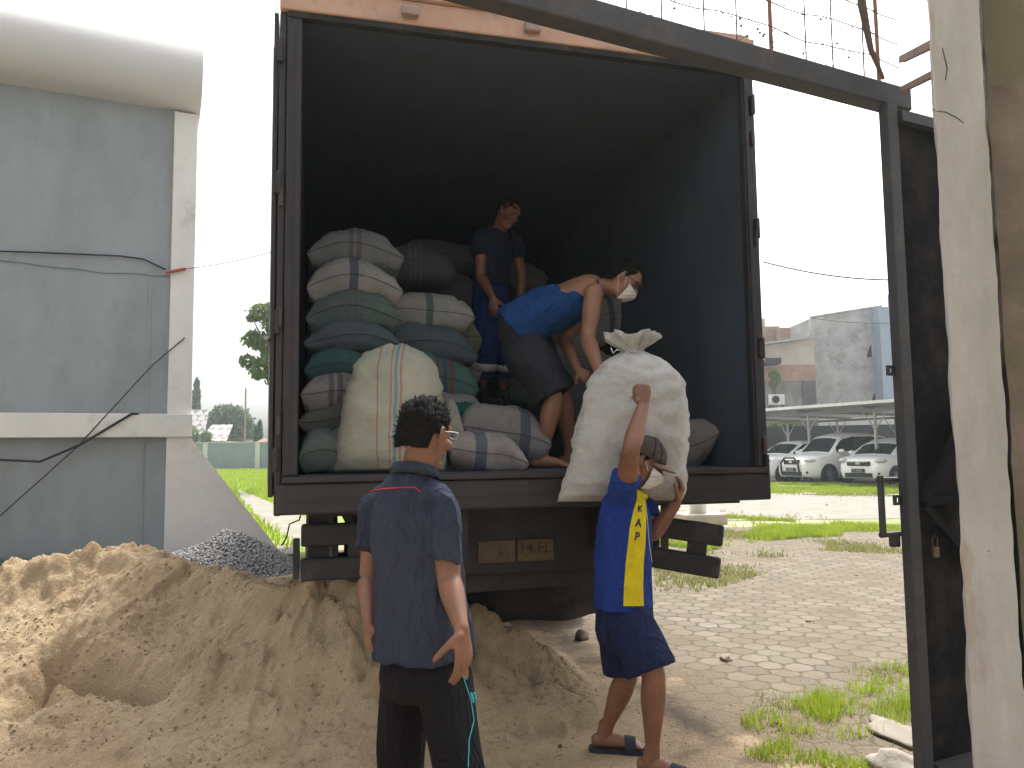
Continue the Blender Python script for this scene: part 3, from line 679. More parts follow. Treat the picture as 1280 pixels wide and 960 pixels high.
# pillar and side wall
M_pil = mat('whitewashed_concrete', (.40, .39, .375), .9, .30, 4.5, .8, 14, dirt=(.27, .20, .14), dscale=2.6, dlo=.53, dhi=.66, stretch=(1, 1, .3), bdist=.01)
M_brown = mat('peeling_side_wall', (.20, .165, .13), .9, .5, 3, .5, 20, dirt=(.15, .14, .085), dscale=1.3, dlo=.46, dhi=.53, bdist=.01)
pa = at(1190, 480, 2.62); pb = at(1254, 480, 2.55)
def wob_col(mb_, a, b, dep, z0, z1, n=40, amp=.006, seed=0):
    ax = (V((b.x, b.y, 0))-V((a.x, a.y, 0))); Lx = ax.length; ax.normalize(); nn = V((-ax.y, ax.x, 0)); c = V((a.x, a.y, 0))
    cs = [(0, 0), (Lx*.33, 0), (Lx*.66, 0), (Lx, 0), (Lx, dep), (0, dep)]
    vs, fs = [], []
    for i in range(n+1):
        z = z0+(z1-z0)*i/n
        for k, (x, y) in enumerate(cs):
            o = amp*mn.noise(V((k*3.7+seed, z*4, seed)))+amp*.6*mn.noise(V((k*3.7+seed, z*13, 5)))
            vs.append(c+ax*(x+(o if k in (0, 3, 4, 5) else 0))+nn*(y+o*.7)+V((0, 0, z)))
    m = len(cs)
    for i in range(n):
        for k in range(m): k2 = (k+1) % m; fs.append((i*m+k, i*m+k2, (i+1)*m+k2, (i+1)*m+k))
    fs.append(tuple(range(m-1, -1, -1))); fs.append(tuple(n*m+k for k in range(m))); mb_.add(vs, fs)
mb = MB(); wob_col(mb, pa, pb, .28, 0, 3.9, 120, .009); pil = mb.build('gate_pillar', M_pil, label='whitewashed concrete gate pillar with cracked plaster at the right', cat='pillar')
# crack marks
M_crk = mat('dark_crack', (.05, .045, .04), .95)
mb = MB()
for pts in ([(1160, 134), (1170, 139), (1182, 140), (1196, 147), (1212, 160)], [(1234, 688), (1242, 692), (1250, 697)], [(1236, 694), (1243, 699)], [(1190, 357), (1193, 366), (1192, 373)], [(1178, 60), (1184, 85), (1182, 100)]):
    mb.tube([at(x, y, 2.60) if False else (lambda d: EYE+d*((V((pa.x, pa.y, 0))-EYE).dot(V((-(pb-pa).y, (pb-pa).x, 0)))/d.dot(V((-(pb-pa).y, (pb-pa).x, 0)))))(ray(x, y)) for x, y in pts], [.0016]*len(pts), 5)
mb.build('plaster_crack', M_crk, pil)
sa = at(1259, 480, 2.66); sb = at(1420, 480, 2.5)
mb = MB(); wob_col(mb, sa, sb, .3, 0, 4.1, 60, .006, 9); mb.build('side_wall', M_brown, label='shaded brown peeling wall at the right edge beyond the pillar', cat='wall')
# brackets between mesh and pillar
mb = MB(); a1 = at(1128, 74, GY); a2 = at(1172, 52, 2.75); mb.beam(a1, a2, .03, .03); b1 = at(1128, 112, GY); b2 = at(1172, 90, 2.75); mb.beam(b1, b2, .025, .025)
mb.build('mesh_bracket', mat('rusty_bracket', (.22, .13, .10), .8), label='pair of rusty bars tying the overhead mesh to the pillar', cat='bracket')
# ================================================================ SACKS
_sm = {}
def sackmat(col, stripes=(), dirt=None, key=None):
    k = (tuple(col), tuple(stripes), dirt, key)
    if k in _sm: return _sm[k]
    m, t, b = nmat('woven_sack'); L = t.links.new
    tc = N(t, 'ShaderNodeTexCoord'); sx = N(t, 'ShaderNodeSeparateXYZ'); L(tc.outputs['Object'], sx.inputs[0])
    nw = N(t, 'ShaderNodeTexNoise', i_Scale=4, i_Detail=2); L(tc.outputs['Object'], nw.inputs['Vector'])
    xw = N(t, 'ShaderNodeMath', operation='MULTIPLY_ADD'); xw.inputs[1].default_value = .035; L(nw.outputs[0], xw.inputs[0]); L(sx.outputs[0], xw.inputs[2])
    n1 = N(t, 'ShaderNodeTexNoise', i_Scale=5, i_Detail=7, i_Roughness=.7); L(tc.outputs['Object'], n1.inputs['Vector'])
    base = ramp(t, n1.outputs[0], [(.3, [c*.78 for c in col]), (.7, [min(1, c*1.1) for c in col])]).outputs[0]
    if stripes:
        mr = N(t, 'ShaderNodeMapRange'); mr.inputs[1].default_value = -.35; mr.inputs[2].default_value = .40; L(xw.outputs[0], mr.inputs[0])
        st = [(0, (0, 0, 0, 0))]
        for a, w_, c in sorted(stripes):
            st += [((a+.35)/.75, (*c, 1)), ((a+w_+.35)/.75, (0, 0, 0, 0))]
        rr = ramp(t, mr.outputs[0], st, 'CONSTANT')
        fm = N(t, 'ShaderNodeMath', operation='MULTIPLY'); fm.inputs[1].default_value = .85; L(rr.outputs[1], fm.inputs[0])
        base = mixc(t, fm.outputs[0], base, rr.outputs[0])
    if dirt:
        n2 = N(t, 'ShaderNodeTexNoise', i_Scale=7, i_Detail=9, i_Roughness=.75); L(tc.outputs['Object'], n2.inputs['Vector'])
        base = mixc(t, ramp(t, n2.outputs[0], [(.52, (0, 0, 0)), (.72, (.7, .7, .7))]).outputs[0], base, dirt)
    L(base, b.inputs['Base Color']); b.inputs['Roughness'].default_value = .62; b.inputs['Specular IOR Level'].default_value = .3
    wv = N(t, 'ShaderNodeTexWave', wave_type='BANDS', bands_direction='X', i_Scale=130, i_Distortion=1.5); L(tc.outputs['Object'], wv.inputs['Vector'])
    wz = N(t, 'ShaderNodeTexWave', wave_type='BANDS', bands_direction='Z', i_Scale=120, i_Distortion=1.5); L(tc.outputs['Object'], wz.inputs['Vector'])
    mp = N(t, 'ShaderNodeMapping'); mp.inputs['Scale'].default_value = (9, 9, 26); L(tc.outputs['Object'], mp.inputs[0])
    nz = N(t, 'ShaderNodeTexNoise', i_Scale=1, i_Detail=6, i_Roughness=.6); L(mp.outputs[0], nz.inputs['Vector'])
    a = N(t, 'ShaderNodeMath', operation='ADD'); L(wv.outputs[1], a.inputs[0]); L(wz.outputs[1], a.inputs[1])
    a2 = N(t, 'ShaderNodeMath', operation='MULTIPLY_ADD'); a2.inputs[1].default_value = 7; L(nz.outputs[0], a2.inputs[0]); L(a.outputs[0], a2.inputs[2])
    bp = N(t, 'ShaderNodeBump', i_Strength=.7, i_Distance=.005); L(a2.outputs[0], bp.inputs['Height']); L(bp.outputs[0], b.inputs['Normal'])
    creases(m, (6, 6, 11), .012, .3 if key else .85, .07, detail=3); _sm[k] = m; return m
M_seam = mat('seam_thread', (.05, .045, .045), .9)
def sack(rect, v, col, label, stripes=(), L=.82, droop=.0, rise=0, dirt=None, roll=0, seed=None, group='filled sacks stacked in the truck', bulge=1.0, yaw=0):
    x0, x1, y0, y1 = rect; hh_ = (y1-y0)*.05; y0 -= hh_*.5; y1 += hh_; ww_ = (x1-x0)*.035; x0 -= ww_*.3; x1 += ww_
    seed = seed if seed is not None else sum(map(ord, label)) % 97*1.0
    cx, cy = (x0+x1)/2, (y0+y1)/2
    ua_, _ = at_v(x0, cy, v); ub_, _ = at_v(x1, cy, v); _, zt = at_v(cx, y0, v+.12); _, zb = at_v(cx, y1, v+.12)
    w, h = ub_-ua_, zt-zb; uc = (ua_+ub_)/2
    loc = T(uc, v+L/2, zb)
    n, m = 34, 40; vs = []; fs = []; ids = {}
    def pt(s, t, sg):
        th = h*.5*bulge*max(0, 1-abs(s)**4.6)**.56*max(0, 1-abs(t)**6)**.42
        x = w/2*s*(1-.06*(1-t*t)**2*(abs(s)))*(1+.03*math.sin(t*5+seed)); y = L/2*t*(1-.05*(1-s*s)+.03*abs(s)**3)
        nn = mn.noise(V((x*4+seed, y*4, sg)))*.026+mn.noise(V((x*9+seed, y*7, sg*3)))*.014+mn.noise(V((x*14+seed, y*30, sg*3)))*.007-.016*max(0, 1-5*abs(mn.noise(V((x*5+seed, y*5+2, sg*2+seed)))))
        edge_ = (1-min(1, th/(h*.5)))
        nn += edge_*.010*math.sin(s*38+seed+3*mn.noise(V((s*3, t*3, seed))))*(abs(t) > .6)
        z = h/2+sg*th+nn*min(1, th*14)-droop*s*s*h+rise*s*h+ .012*math.sin(3*s+seed)
        return (x, y, z)
    for i in range(n+1):
        for j in range(m+1):
            s, t = -1+2*i/n, -1+2*j/m
            s = math.sin(s*math.pi/2*.96)/math.sin(math.pi/2*.96); t = math.sin(t*math.pi/2)
            for sg in (1, -1):
                if (i in (0, n) or j in (0, m)) and sg == -1: ids[i, j, -1] = ids[i, j, 1]; continue
                ids[i, j, sg] = len(vs); vs.append(pt(s, t, sg))
    for i in range(n):
        for j in range(m):
            fs.append((ids[i, j, 1], ids[i+1, j, 1], ids[i+1, j+1, 1], ids[i, j+1, 1]))
            fs.append((ids[i, j, -1], ids[i, j+1, -1], ids[i+1, j+1, -1], ids[i+1, j, -1]))
    o = mesh_obj('sack', vs, fs, sackmat(col, tuple(stripes), dirt), None, True, label=label, cat='sack', group=group)
    o.location = loc; o.rotation_euler = (0, roll, TYAW+yaw)
    mb = MB(); P = [V(vs[ids[i, 0, 1]])+V((0, -.004, 0)) for i in range(n+1)]
    mb.tube(P, .0019, 5); mb.build('seam', M_seam, o)
    return o
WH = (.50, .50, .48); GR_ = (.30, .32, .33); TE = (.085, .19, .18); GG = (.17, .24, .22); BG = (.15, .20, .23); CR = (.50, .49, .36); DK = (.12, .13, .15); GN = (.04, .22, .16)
BS = (.11, .14, .21); RS = (.35, .10, .09); DG = (.10, .20, .18); PS = (.19, .17, .20)
B1 = ((-.02, .055, BS),)
B3 = ((-.03, .018, PS), (.01, .018, PS), (.05, .018, PS))
B2 = ((-.03, .03, PS), (.02, .03, PS))
D = (.20, .15, .11)
sack((384, 502, 286, 334), .78, GR_, 'grey white sack with double stripe, topmost at the left wall', B2, droop=.28)
sack((384, 500, 324, 374), .70, WH, 'white sack with broad blue band, second from top at the left wall', B1, droop=.30)
sack((383, 500, 362, 412), .66, GG, 'teal grey sack with three purple stripes, third down at the left wall', B3, droop=.28)
sack((382, 496, 400, 444), .60, BG, 'slate blue sack above the teal one at the left wall', B3, droop=.22)
sack((381, 476, 437, 480), .56, TE, 'teal green sack half hidden behind the cream sack', (), droop=.1)
sack((377, 462, 468, 516), .36, (.45, .43, .42), 'pale crumpled sack with dark seam left of the cream sack', B2, dirt=D)
sack((375, 462, 503, 544), .34, (.20, .21, .20), 'dark grey sack beneath the pale crumpled one at the left', (), droop=.1)
sack((373, 458, 536, 590), .20, (.22, .27, .25), 'grey green sack lying at the foot of the left stack', (), droop=.15)
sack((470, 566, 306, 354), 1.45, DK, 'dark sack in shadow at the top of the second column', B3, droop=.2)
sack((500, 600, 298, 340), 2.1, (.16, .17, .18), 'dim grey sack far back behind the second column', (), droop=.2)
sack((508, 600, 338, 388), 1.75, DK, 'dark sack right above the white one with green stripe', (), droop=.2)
sack((478, 590, 364, 413), 1.05, WH, 'white sack with green grey stripe in the second column', ((0.0, .05, DG),), droop=.18, rise=-.06)
sack((480, 592, 403, 452), .98, BG, 'slate sack with dark double stripe in the second column', B2, droop=.25, rise=-.12)
sack((548, 600, 398, 446), 1.35, (.36, .36, .27), 'olive cream sack just left of the standing worker', (), droop=.1)
sack((500, 596, 442, 496), .92, (.13, .27, .25), 'teal sack with red and blue stripes behind the cream sack', ((0.0, .02, RS), (.04, .03, BS), (.09, .02, RS)), droop=.2, rise=-.15)
sack((560, 601, 440, 480), 1.30, WH, 'crumpled white sack beside the boot of the standing worker', (), droop=.1, dirt=D)
sack((540, 600, 486, 522), .86, (.45, .46, .45), 'small pale sack above the bright green one', (), droop=.15)
sack((530, 600, 500, 536), .80, GN, 'bright green sack wedged behind the cream sack', (), droop=.15)
sack((590, 672, 508, 548), 1.25, GR_, 'grey sack beneath the feet of the standing worker', (), droop=.1, L=1.0)
sack((585, 680, 545, 588), 1.15, (.2, .22, .22), 'dark grey sack on the floor behind the blue banded ones', (), droop=.1, L=1.0)
sack((577, 682, 506, 572), .52, (.42, .40, .38), 'dusty sack with blue band leaning on the one in front of it', ((.10, .06, BS),), droop=.1, rise=-.10, dirt=D, roll=.10)
sack((562, 656, 540, 589), .16, (.46, .42, .41), 'dusty pinkish sack with blue band lying at the tail edge', ((-.06, .065, BS),), droop=.12, rise=-.15, dirt=(.25, .14, .12), roll=.06)
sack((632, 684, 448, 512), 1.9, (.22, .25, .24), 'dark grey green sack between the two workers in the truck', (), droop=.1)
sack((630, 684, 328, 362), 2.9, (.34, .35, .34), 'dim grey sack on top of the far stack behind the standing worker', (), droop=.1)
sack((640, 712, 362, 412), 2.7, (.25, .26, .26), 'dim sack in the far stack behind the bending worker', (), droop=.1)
sack((732, 800, 370, 420), 1.9, (.44, .45, .45), 'pale grey sack with slanting blue band below the masked face', ((0.0, .05, BS),), droop=.15, roll=-.08)
sack((700, 760, 402, 436), 1.8, (.38, .39, .35), 'grey cream sack below the bent arm', (), droop=.12)
sack((690, 765, 430, 466), 1.7, (.34, .36, .33), 'grey sack under the far hand of the bending worker', (), droop=.12)
sack((694, 746, 452, 530), 1.30, (.22, .22, .22), 'dark sack with wrinkled pale top beside the bare knees', (), droop=.1, dirt=(.5, .5, .48))
sack((715, 800, 515, 588), 1.30, (.25, .25, .25), 'dark grey sack on the floor behind the bare feet', (), droop=.1)
sack((820, 898, 528, 585), .42, (.42, .39, .37), 'dusty brownish sack lying alone at the right of the load floor', (), droop=-.10, rise=.16, dirt=D, L=.6)
for (r_, v_, c_, l_) in (((640, 730, 405, 470), 2.6, DK, 'dark sack low in the far stack'), ((520, 600, 388, 440), 1.9, DK, 'dark sack hidden behind the middle column'), ((392, 480, 440, 505), 1.3, DK, 'dark sack behind the teal green one')): pass

def standing_bag(name, rings, Y0, col, label, stripes=(), dirt=None, depth=None, pleat=(), group=None, yaw=0, dmax=.19):
    """rings: (y, xleft, xright, depthfactor, pleat amplitude) in photo measurements at distance Y0, turned into real sizes"""
    n = 96; vs = []; fs = []; R_ = []; seed0 = stripes and 3.3 or 7.7
    for (y, xa, xb, df, pa_) in rings:
        a = at(xa, y, Y0); b = at(xb, y, Y0); R_.append(((a+b)/2, (b-a).length/2, dmax*df, pa_))
    # densify
    K = 5; RR = []
    for i in range(len(R_)-1):
        for k in range(K):
            t = k/K; p, q = R_[i], R_[i+1]; ts = t
            RR.append((p[0].lerp(q[0], ts), p[1]*(1-ts)+q[1]*ts, p[2]*(1-ts)+q[2]*ts, p[3]*(1-ts)+q[3]*ts))
    RR.append(R_[-1])
    c0 = R_[0][0]; ex = .75
    base = V((c0.x, c0.y, c0.z))
    cy, sy = math.cos(yaw), math.sin(yaw)
    for (c, a, b, pa_) in RR:
        for k in range(n):
            th = 2*math.pi*k/n; cc, ss = math.cos(th), math.sin(th)
            x = a*math.copysign(abs(cc)**ex, cc); y = b*math.copysign(abs(ss)**ex, ss)
            z = c.z
            f = 1+pa_*(math.sin(th*11+1.3*math.sin(z*9))+.6*math.sin(th*19+z*14))
            q = V((x*f, y*f, 0))
            nz = .022*mn.noise(V((x*3.2, y*3.2+3, z*4)))+.013*mn.noise(V((x*7, y*7, z*16)))+.008*(1-abs(mn.noise(V((x*6, y*6, z*22+x*8))))*3)+.004*mn.noise(V((x*14, y*12, z*45)))-.012*max(0, 1-5*abs(mn.noise(V((x*4+z*3, y*4, z*5+seed0)))))*min(1, .3+1.2*max(0, (z-1.6)))
            if pa_ < .03: q *= 1+nz/max(.05, q.length)*min(1, b/.12)
            q += V((0, 0, pa_*.10*math.sin(th*6+2)))
            q = V((q.x*cy-q.y*sy, q.x*sy+q.y*cy, q.z))
            vs.append(c-base+q)
    m = len(RR)
    for i in range(m-1):
        for k in range(n): k2 = (k+1) % n; fs.append((i*n+k, i*n+k2, (i+1)*n+k2, (i+1)*n+k))
    fs.append(tuple(range(n-1, -1, -1)))
    vs.append(R_[-1][0]-base+V((0, 0, -.02))); t_ = len(vs)-1
    for k in range(n): fs.append(((m-1)*n+k, (m-1)*n+(k+1) % n, t_))
    o = mesh_obj(name, vs, fs, sackmat(col, stripes, dirt, 'smooth'), None, True, label=label, cat='sack')
    o.location = base
    if group: o['group'] = group
    return o
RD = (.50, .24, .19); BB = (.20, .35, .45)
cb_ = standing_bag('sack', [(591, 414, 556, .25, 0), (586, 417, 557, .75, 0), (572, 421, 557, .95, 0), (545, 427, 556, 1, 0), (510, 433, 554, 1, 0), (480, 437, 551, .95, 0), (460, 442, 546, .88, 0), (448, 449, 538, .7, .004), (441, 456, 528, .5, .012), (437, 468, 520, .34, .03), (434, 478, 512, .25, .05), (431, 484, 508, .15, .06)], 4.12, (.56, .555, .46),
    'big cream sack with red and blue stripes standing at the tail edge', ((-.012, .008, RD), (.055, .010, RD), (.075, .018, BB), (.105, .012, RD)), group='filled sacks stacked in the truck', dmax=.21, yaw=.1)
sack((545, 586, 500, 590), .30, (.50, .50, .42), 'narrow cream sack end hidden behind the head of the man in front', (), droop=.6, L=.5)
YB = 3.93
wb = standing_bag('sack', [(626, 696, 852, .10, 0), (618, 699, 855, .55, 0), (604, 703, 857, .85, 0), (580, 710, 857, 1, 0), (550, 718, 857, 1.05, 0), (520, 726, 857, 1.05, 0), (490, 732, 854, 1, 0), (470, 738, 847, .9, .004), (458, 747, 837, .75, .012), (449, 760, 824, .55, .03), (444, 772, 812, .35, .07), (440, 781, 803, .16, .10), (434, 779, 804, .2, .14), (428, 768, 814, .34, .13), (422, 758, 823, .42, .12), (417, 757, 820, .40, .13)], YB, (.72, .715, .70),
    'bulging white woven sack with tied ruffled neck carried by the man in blue', (), dirt=(.40, .34, .30), dmax=.185)
k_ = []
for i in range(19): th = i/18*2*math.pi; k_.append(at(792, 440, YB)-wb.location+V((.043*math.cos(th), .034*math.sin(th), .004*math.sin(th*2))))
mb = MB(); mb.tube(k_, .004, 6); e0 = at(771, 437, YB-.06)-wb.location
mb.tube([k_[9], e0, e0+V((-.02, -.01, -.02)), e0+V((-.03, 0, .01))], .003, 5)
mb.build('tie_string', mat('white_string', (.6, .6, .58), .8), wb)
# ================================================================ PEOPLE
def skinmat(name, col):
    m, t, b = nmat(name); L = t.links.new
    tc = N(t, 'ShaderNodeTexCoord'); n = N(t, 'ShaderNodeTexNoise', i_Scale=9, i_Detail=6); L(tc.outputs['Object'], n.inputs['Vector'])
    r = ramp(t, n.outputs[0], [(.3, [c*.8 for c in col]), (.7, [c*1.12 for c in col])]); L(r.outputs[0], b.inputs['Base Color'])
    b.inputs['Roughness'].default_value = .5; b.inputs['Subsurface Weight'].default_value = .08; b.inputs['Subsurface Radius'].default_value = (.02, .008, .004); b.inputs['Subsurface Scale'].default_value = .3
    n2 = N(t, 'ShaderNodeTexNoise', i_Scale=140, i_Detail=3); L(tc.outputs['Object'], n2.inputs['Vector'])
    bp = N(t, 'ShaderNodeBump', i_Strength=.15, i_Distance=.002); L(n2.outputs[0], bp.inputs['Height']); L(bp.outputs[0], b.inputs['Normal']); return m
M_sk1 = skinmat('brown_skin', (.195, .088, .050)); M_sk2 = skinmat('tan_skin', (.29, .138, .082))
M_hair = mat('black_hair', (.008, .0075, .007), .85, .4, 60, .8, 160, stretch=(1, 1, .4), spec=.12)
def cloth(name, col, **k):
    cr = k.pop('crease', (9, 9, 4)); return creases(mat(name, col, .9, k.pop('var', .22), k.pop('scale', 5), k.pop('bump', .35), k.pop('bscale', 220), bdist=.002, spec=.2, **k), cr, .014, .55, .09)
def frame(f, u):
    f = V(f).normalized(); u = V(u); u = (u-f*u.dot(f)).normalized(); s = f.cross(u)   # s = the person's right
    return s, f, u
def head(mb, c, f, u, k=1.0, neck=None):
    s, f, u = frame(f, u); P = lambda x, y, z: V(c)+(s*x+f*y+u*z)*k
    mb.limb([(P(0, .058, -.112), .020*k, .022*k), (P(0, .040, -.098), .040*k, .046*k), (P(0, .022, -.068), .055*k, .068*k), (P(0, .010, -.03), .064*k, .082*k), (P(0, .002, .01), .071*k, .092*k), (P(0, -.004, .045), .073*k, .096*k), (P(0, -.008, .074), .062*k, .084*k), (P(0, -.010, .092), .044*k, .060*k), (P(0, -.010, .102), .022*k, .032*k)], side=s, n=24)
    mb.ell(P(0, -.02, .01), (.07*k, .082*k, .10*k), Matrix((s, f, u)).transposed())
    mb.limb([(P(0, .090, .012), .008*k), (P(0, .104, -.012), .010*k), (P(0, .112, -.030), .013*k, .012*k)], side=s, n=10)
    mb.ell(P(.012, .100, -.033), (.010*k,)*3); mb.ell(P(-.012, .100, -.033), (.010*k,)*3)
    mb.limb([(P(-.045, .080, .030), .008*k), (P(-.022, .096, .034), .011*k), (P(0, .094, .028), .009*k), (P(.022, .096, .034), .011*k), (P(.045, .080, .030), .008*k)], side=u, n=8)
    mb.ell(P(0, .094, -.060), (.024*k, .012*k, .007*k), Matrix((s, f, u)).transposed()); mb.ell(P(0, .091, -.071), (.019*k, .012*k, .007*k), Matrix((s, f, u)).transposed())
    mb.ell(P(0, .082, -.096), (.020*k, .018*k, .014*k), Matrix((s, f, u)).transposed())
    for q in (-1, 1):
        mb.ell(P(q*.050, .060, -.028), (.020*k, .026*k, .022*k), Matrix((s, f, u)).transposed())
        mb.limb([(P(q*.070, .004, -.032), .010*k, .006*k), (P(q*.079, -.006, -.012), .015*k, .007*k), (P(q*.084, -.010, .010), .016*k, .006*k), (P(q*.080, -.004, .026), .010*k, .006*k)], side=f, n=10)
    if neck is not None: mb.limb([(V(neck), .062*k, .056*k), (V(neck).lerp(P(0, -.02, -.08), .5), .055*k, .055*k), (P(0, -.015, -.07), .054*k, .06*k)], side=s, n=18)
    return s, f, u, P
def eyes(parent, P, k=1.0):
    for q in (-1, 1):
        mb = MB(); mb.ell(P(q*.032, .078, .008), (.0125*k,)*3); e = mb.build('eye', M_eye, parent, True)
M_eye = mat('eye', (.10, .08, .07), .2, .05, 5, 0)
def hand(mb, wr, d, nrm, thumb, curl=(.3, .4, .3), k=1.0, spread=.06, tcurl=.5, tin=0):
    """wr wrist, d finger direction, nrm direction the palm faces, thumb +-1 side"""
    d = V(d).normalized(); n = V(nrm); n = (n-d*n.dot(d)).normalized(); t = d.cross(n)*thumb
    W = V(wr)
    mb.limb([(W, .027*k, .021*k), (W+d*.03*k, .034*k, .018*k), (W+d*.065*k, .041*k, .0155*k), (W+d*.088*k, .040*k, .013*k)], side=t, n=16)
    for i, (off, ln) in enumerate(((.031, .068), (.0105, .076), (-.0105, .070), (-.030, .056))):
        p = W+d*(.078-.004*abs(i-1))*k+t*off*k; dd = (d+t*off*spread*25).normalized(); a = 0
        pts = [(p-dd*.02*k, .0098*k), (p, .0098*k)]
        for j, (fr, cu_) in enumerate(zip((.45, .31, .24), curl)):
            a += cu_*(1+.08*i); p = p+(dd*math.cos(a)+n*math.sin(a))*ln*fr*k*1.12; pts.append((p, (.0092, .0083, .0070)[j]*k))
        mb.limb(pts, side=t, n=10, sub=2)
    p = W+d*.022*k+t*.026*k; dt = (d*.62+t*.70*(1-tin)+n*(.35+tin)).normalized(); pts = [(p-dt*.012*k, .013*k), (p, .015*k)]
    for j, (ln, r_) in enumerate(((.036, .0125), (.032, .0105), (.024, .0082))):
        dt = (dt+n*tcurl*.35*j+d*.12*j).normalized(); p = p+dt*ln*k; pts.append((p, r_*k))
    mb.limb(pts, side=n, n=10, sub=2)
def arm(mb, sh, el, wr, k=1.0, side=V((0, 0, 1))):
    sh, el, wr = V(sh), V(el), V(wr)
    mb.limb([(sh, .045*k), (sh.lerp(el, .35), .047*k, .045*k), (sh.lerp(el, .7), .041*k), (el, .037*k), (el.lerp(wr, .25), .041*k, .038*k), (el.lerp(wr, .6), .034*k, .031*k), (wr, .026*k, .021*k)], side=side, n=18)
def leg(mb, hp, kn, an, k=1.0, side=V((1, 0, 0))):
    hp, kn, an = V(hp), V(kn), V(an); b = (kn-hp).cross(an-kn)
    bk = V((0, 0, 0))
    mb.limb([(hp, .078*k), (hp.lerp(kn, .35), .076*k), (hp.lerp(kn, .75), .060*k), (kn, .054*k), (kn.lerp(an, .15), .050*k)], side=side, n=20)
    mb.limb([(kn, .052*k), (kn.lerp(an, .28), .057*k), (kn.lerp(an, .6), .044*k), (kn.lerp(an, .85), .034*k), (an, .036*k)], side=side, n=20)
def foot(mb, an, d, k=1.0, toes=True):
    """an = ankle centre about 0.085 above the sole, d = pointing direction on the ground"""
    an = V(an); d = V((d[0], d[1], 0)).normalized(); s = V((d.y, -d.x, 0)); z = V((0, 0, 1)); g = an-z*.085*k
    mb.limb([(an+z*.02*k, .036*k), (an-z*.02*k-d*.008*k, .037*k, .036*k), (an-z*.048*k-d*.02*k, .034*k, .036*k)], side=s, n=16)
    mb.limb([(g-d*.045*k+z*.034*k, .030*k, .032*k), (g+d*.0*k+z*.036*k, .034*k, .035*k), (g+d*.06*k+z*.035*k, .036*k, .033*k), (g+d*.12*k+z*.024*k, .043*k, .022*k), (g+d*.155*k+z*.017*k, .043*k, .015*k)], side=s, n=18)
    for i, (o, ln) in enumerate(((-.031, .050), (-.011, .050), (.006, .043), (.021, .036), (.034, .028))):
        r_ = .0125 if i == 0 else .0085
        p = g+d*.150*k+s*o*k+z*.013*k; mb.limb([(p-d*.02*k, r_*k), (p+d*ln*.5*k, r_*k), (p+d*ln*.8*k-z*.002*k, r_*.9*k)], side=s, n=8, sub=2)
def folds(amp, seed=0, fx=9, fz=5, horiz=0):
    def f(p):
        a = mn.noise(V((p.x*fx+seed, p.y*fx, p.z*fz))); b = mn.noise(V((p.x*fx*2.3, p.y*fx*2.3+seed, p.z*fz*2.1+a)))
        r_ = 1-abs(a)*2.4
        return amp*(.7*a+.45*b+.55*max(0, r_)**2-.3)
    return f
def rebase(o, loc):
    loc = V(loc)
    for q in [o]+kids(o)+[g for c in kids(o) for g in kids(c)]:
        if q.type == 'MESH': q.data.transform(Matrix.Translation(-loc))
    o.location = loc
def hair(P, s, f, u, k, parent, m=None, low=-.06, amp=.007, top=.0, seed=0, name='hair'):
    """cap of hair over the crown, sides and nape"""
    mb = MB(); Mx = Matrix((s, f, u)).transposed()
    n, mm = 40, 26; vs = []; fs = []
    for sh in (0, 1):
        for i in range(mm+1):
            for j in range(n):
                th = 2*math.pi*j/n; fr = math.sin(th)       # fr=1 at the face
                lo = .048 if fr > .55 else (low if fr < -.2 else low+(.048-low)*(fr+.2)/.75)
                if abs(math.cos(th)) > .80 and fr > -.35: lo = max(lo, .0)
                ph0 = 0; zmin = lo/.125
                ph = math.acos(max(-1, min(1, 1-(1-zmin)*i/mm)))
                r_ = 1.0 if sh else .86
                rr = (.0835, .110, .131)
                q = V((rr[0]*math.sin(ph)*math.cos(th), rr[1]*math.sin(ph)*fr-.012, rr[2]*math.cos(ph)))
                if sh: q *= 1+(amp*mn.noise(V((q.x*70+seed, q.y*70, q.z*45)))*12*.12+amp*9*mn.noise(V((q.x*22+seed, q.y*22, q.z*22)))*.12)/.1+top*max(0, math.cos(ph))
                else: q *= r_
                vs.append(P(q.x, q.y, q.z))
    N1 = (mm+1)*n
    for i in range(mm):
        for j in range(n):
            j2 = (j+1) % n
            fs.append((i*n+j, (i+1)*n+j, (i+1)*n+j2, i*n+j2)[::-1]); fs.append((N1+i*n+j, N1+(i+1)*n+j, N1+(i+1)*n+j2, N1+i*n+j2))
    for j in range(n): j2 = (j+1) % n; fs.append((mm*n+j, mm*n+j2, N1+mm*n+j2, N1+mm*n+j))
    # tufts
    rg = random.Random(seed)
    mb.add(vs, fs)
    for _ in range(900):
        j = rg.randrange(n); i = rg.randrange(2, mm); c = vs[N1+i*n+j]; out = (c-P(0, -.01, 0)).normalized()
        d = (out+u*rg.uniform(-.5, .7)+s*rg.uniform(-.6, .6)+f*rg.uniform(-.6, .6)).normalized()*rg.uniform(.006, .017)*k
        sd_ = out.cross(d).normalized()*.0022
        mb.add([c-out*.004-sd_, c-out*.004+sd_, c+d], [(0, 1, 2)])
    return mb.build(name, m or M_hair, parent, True)

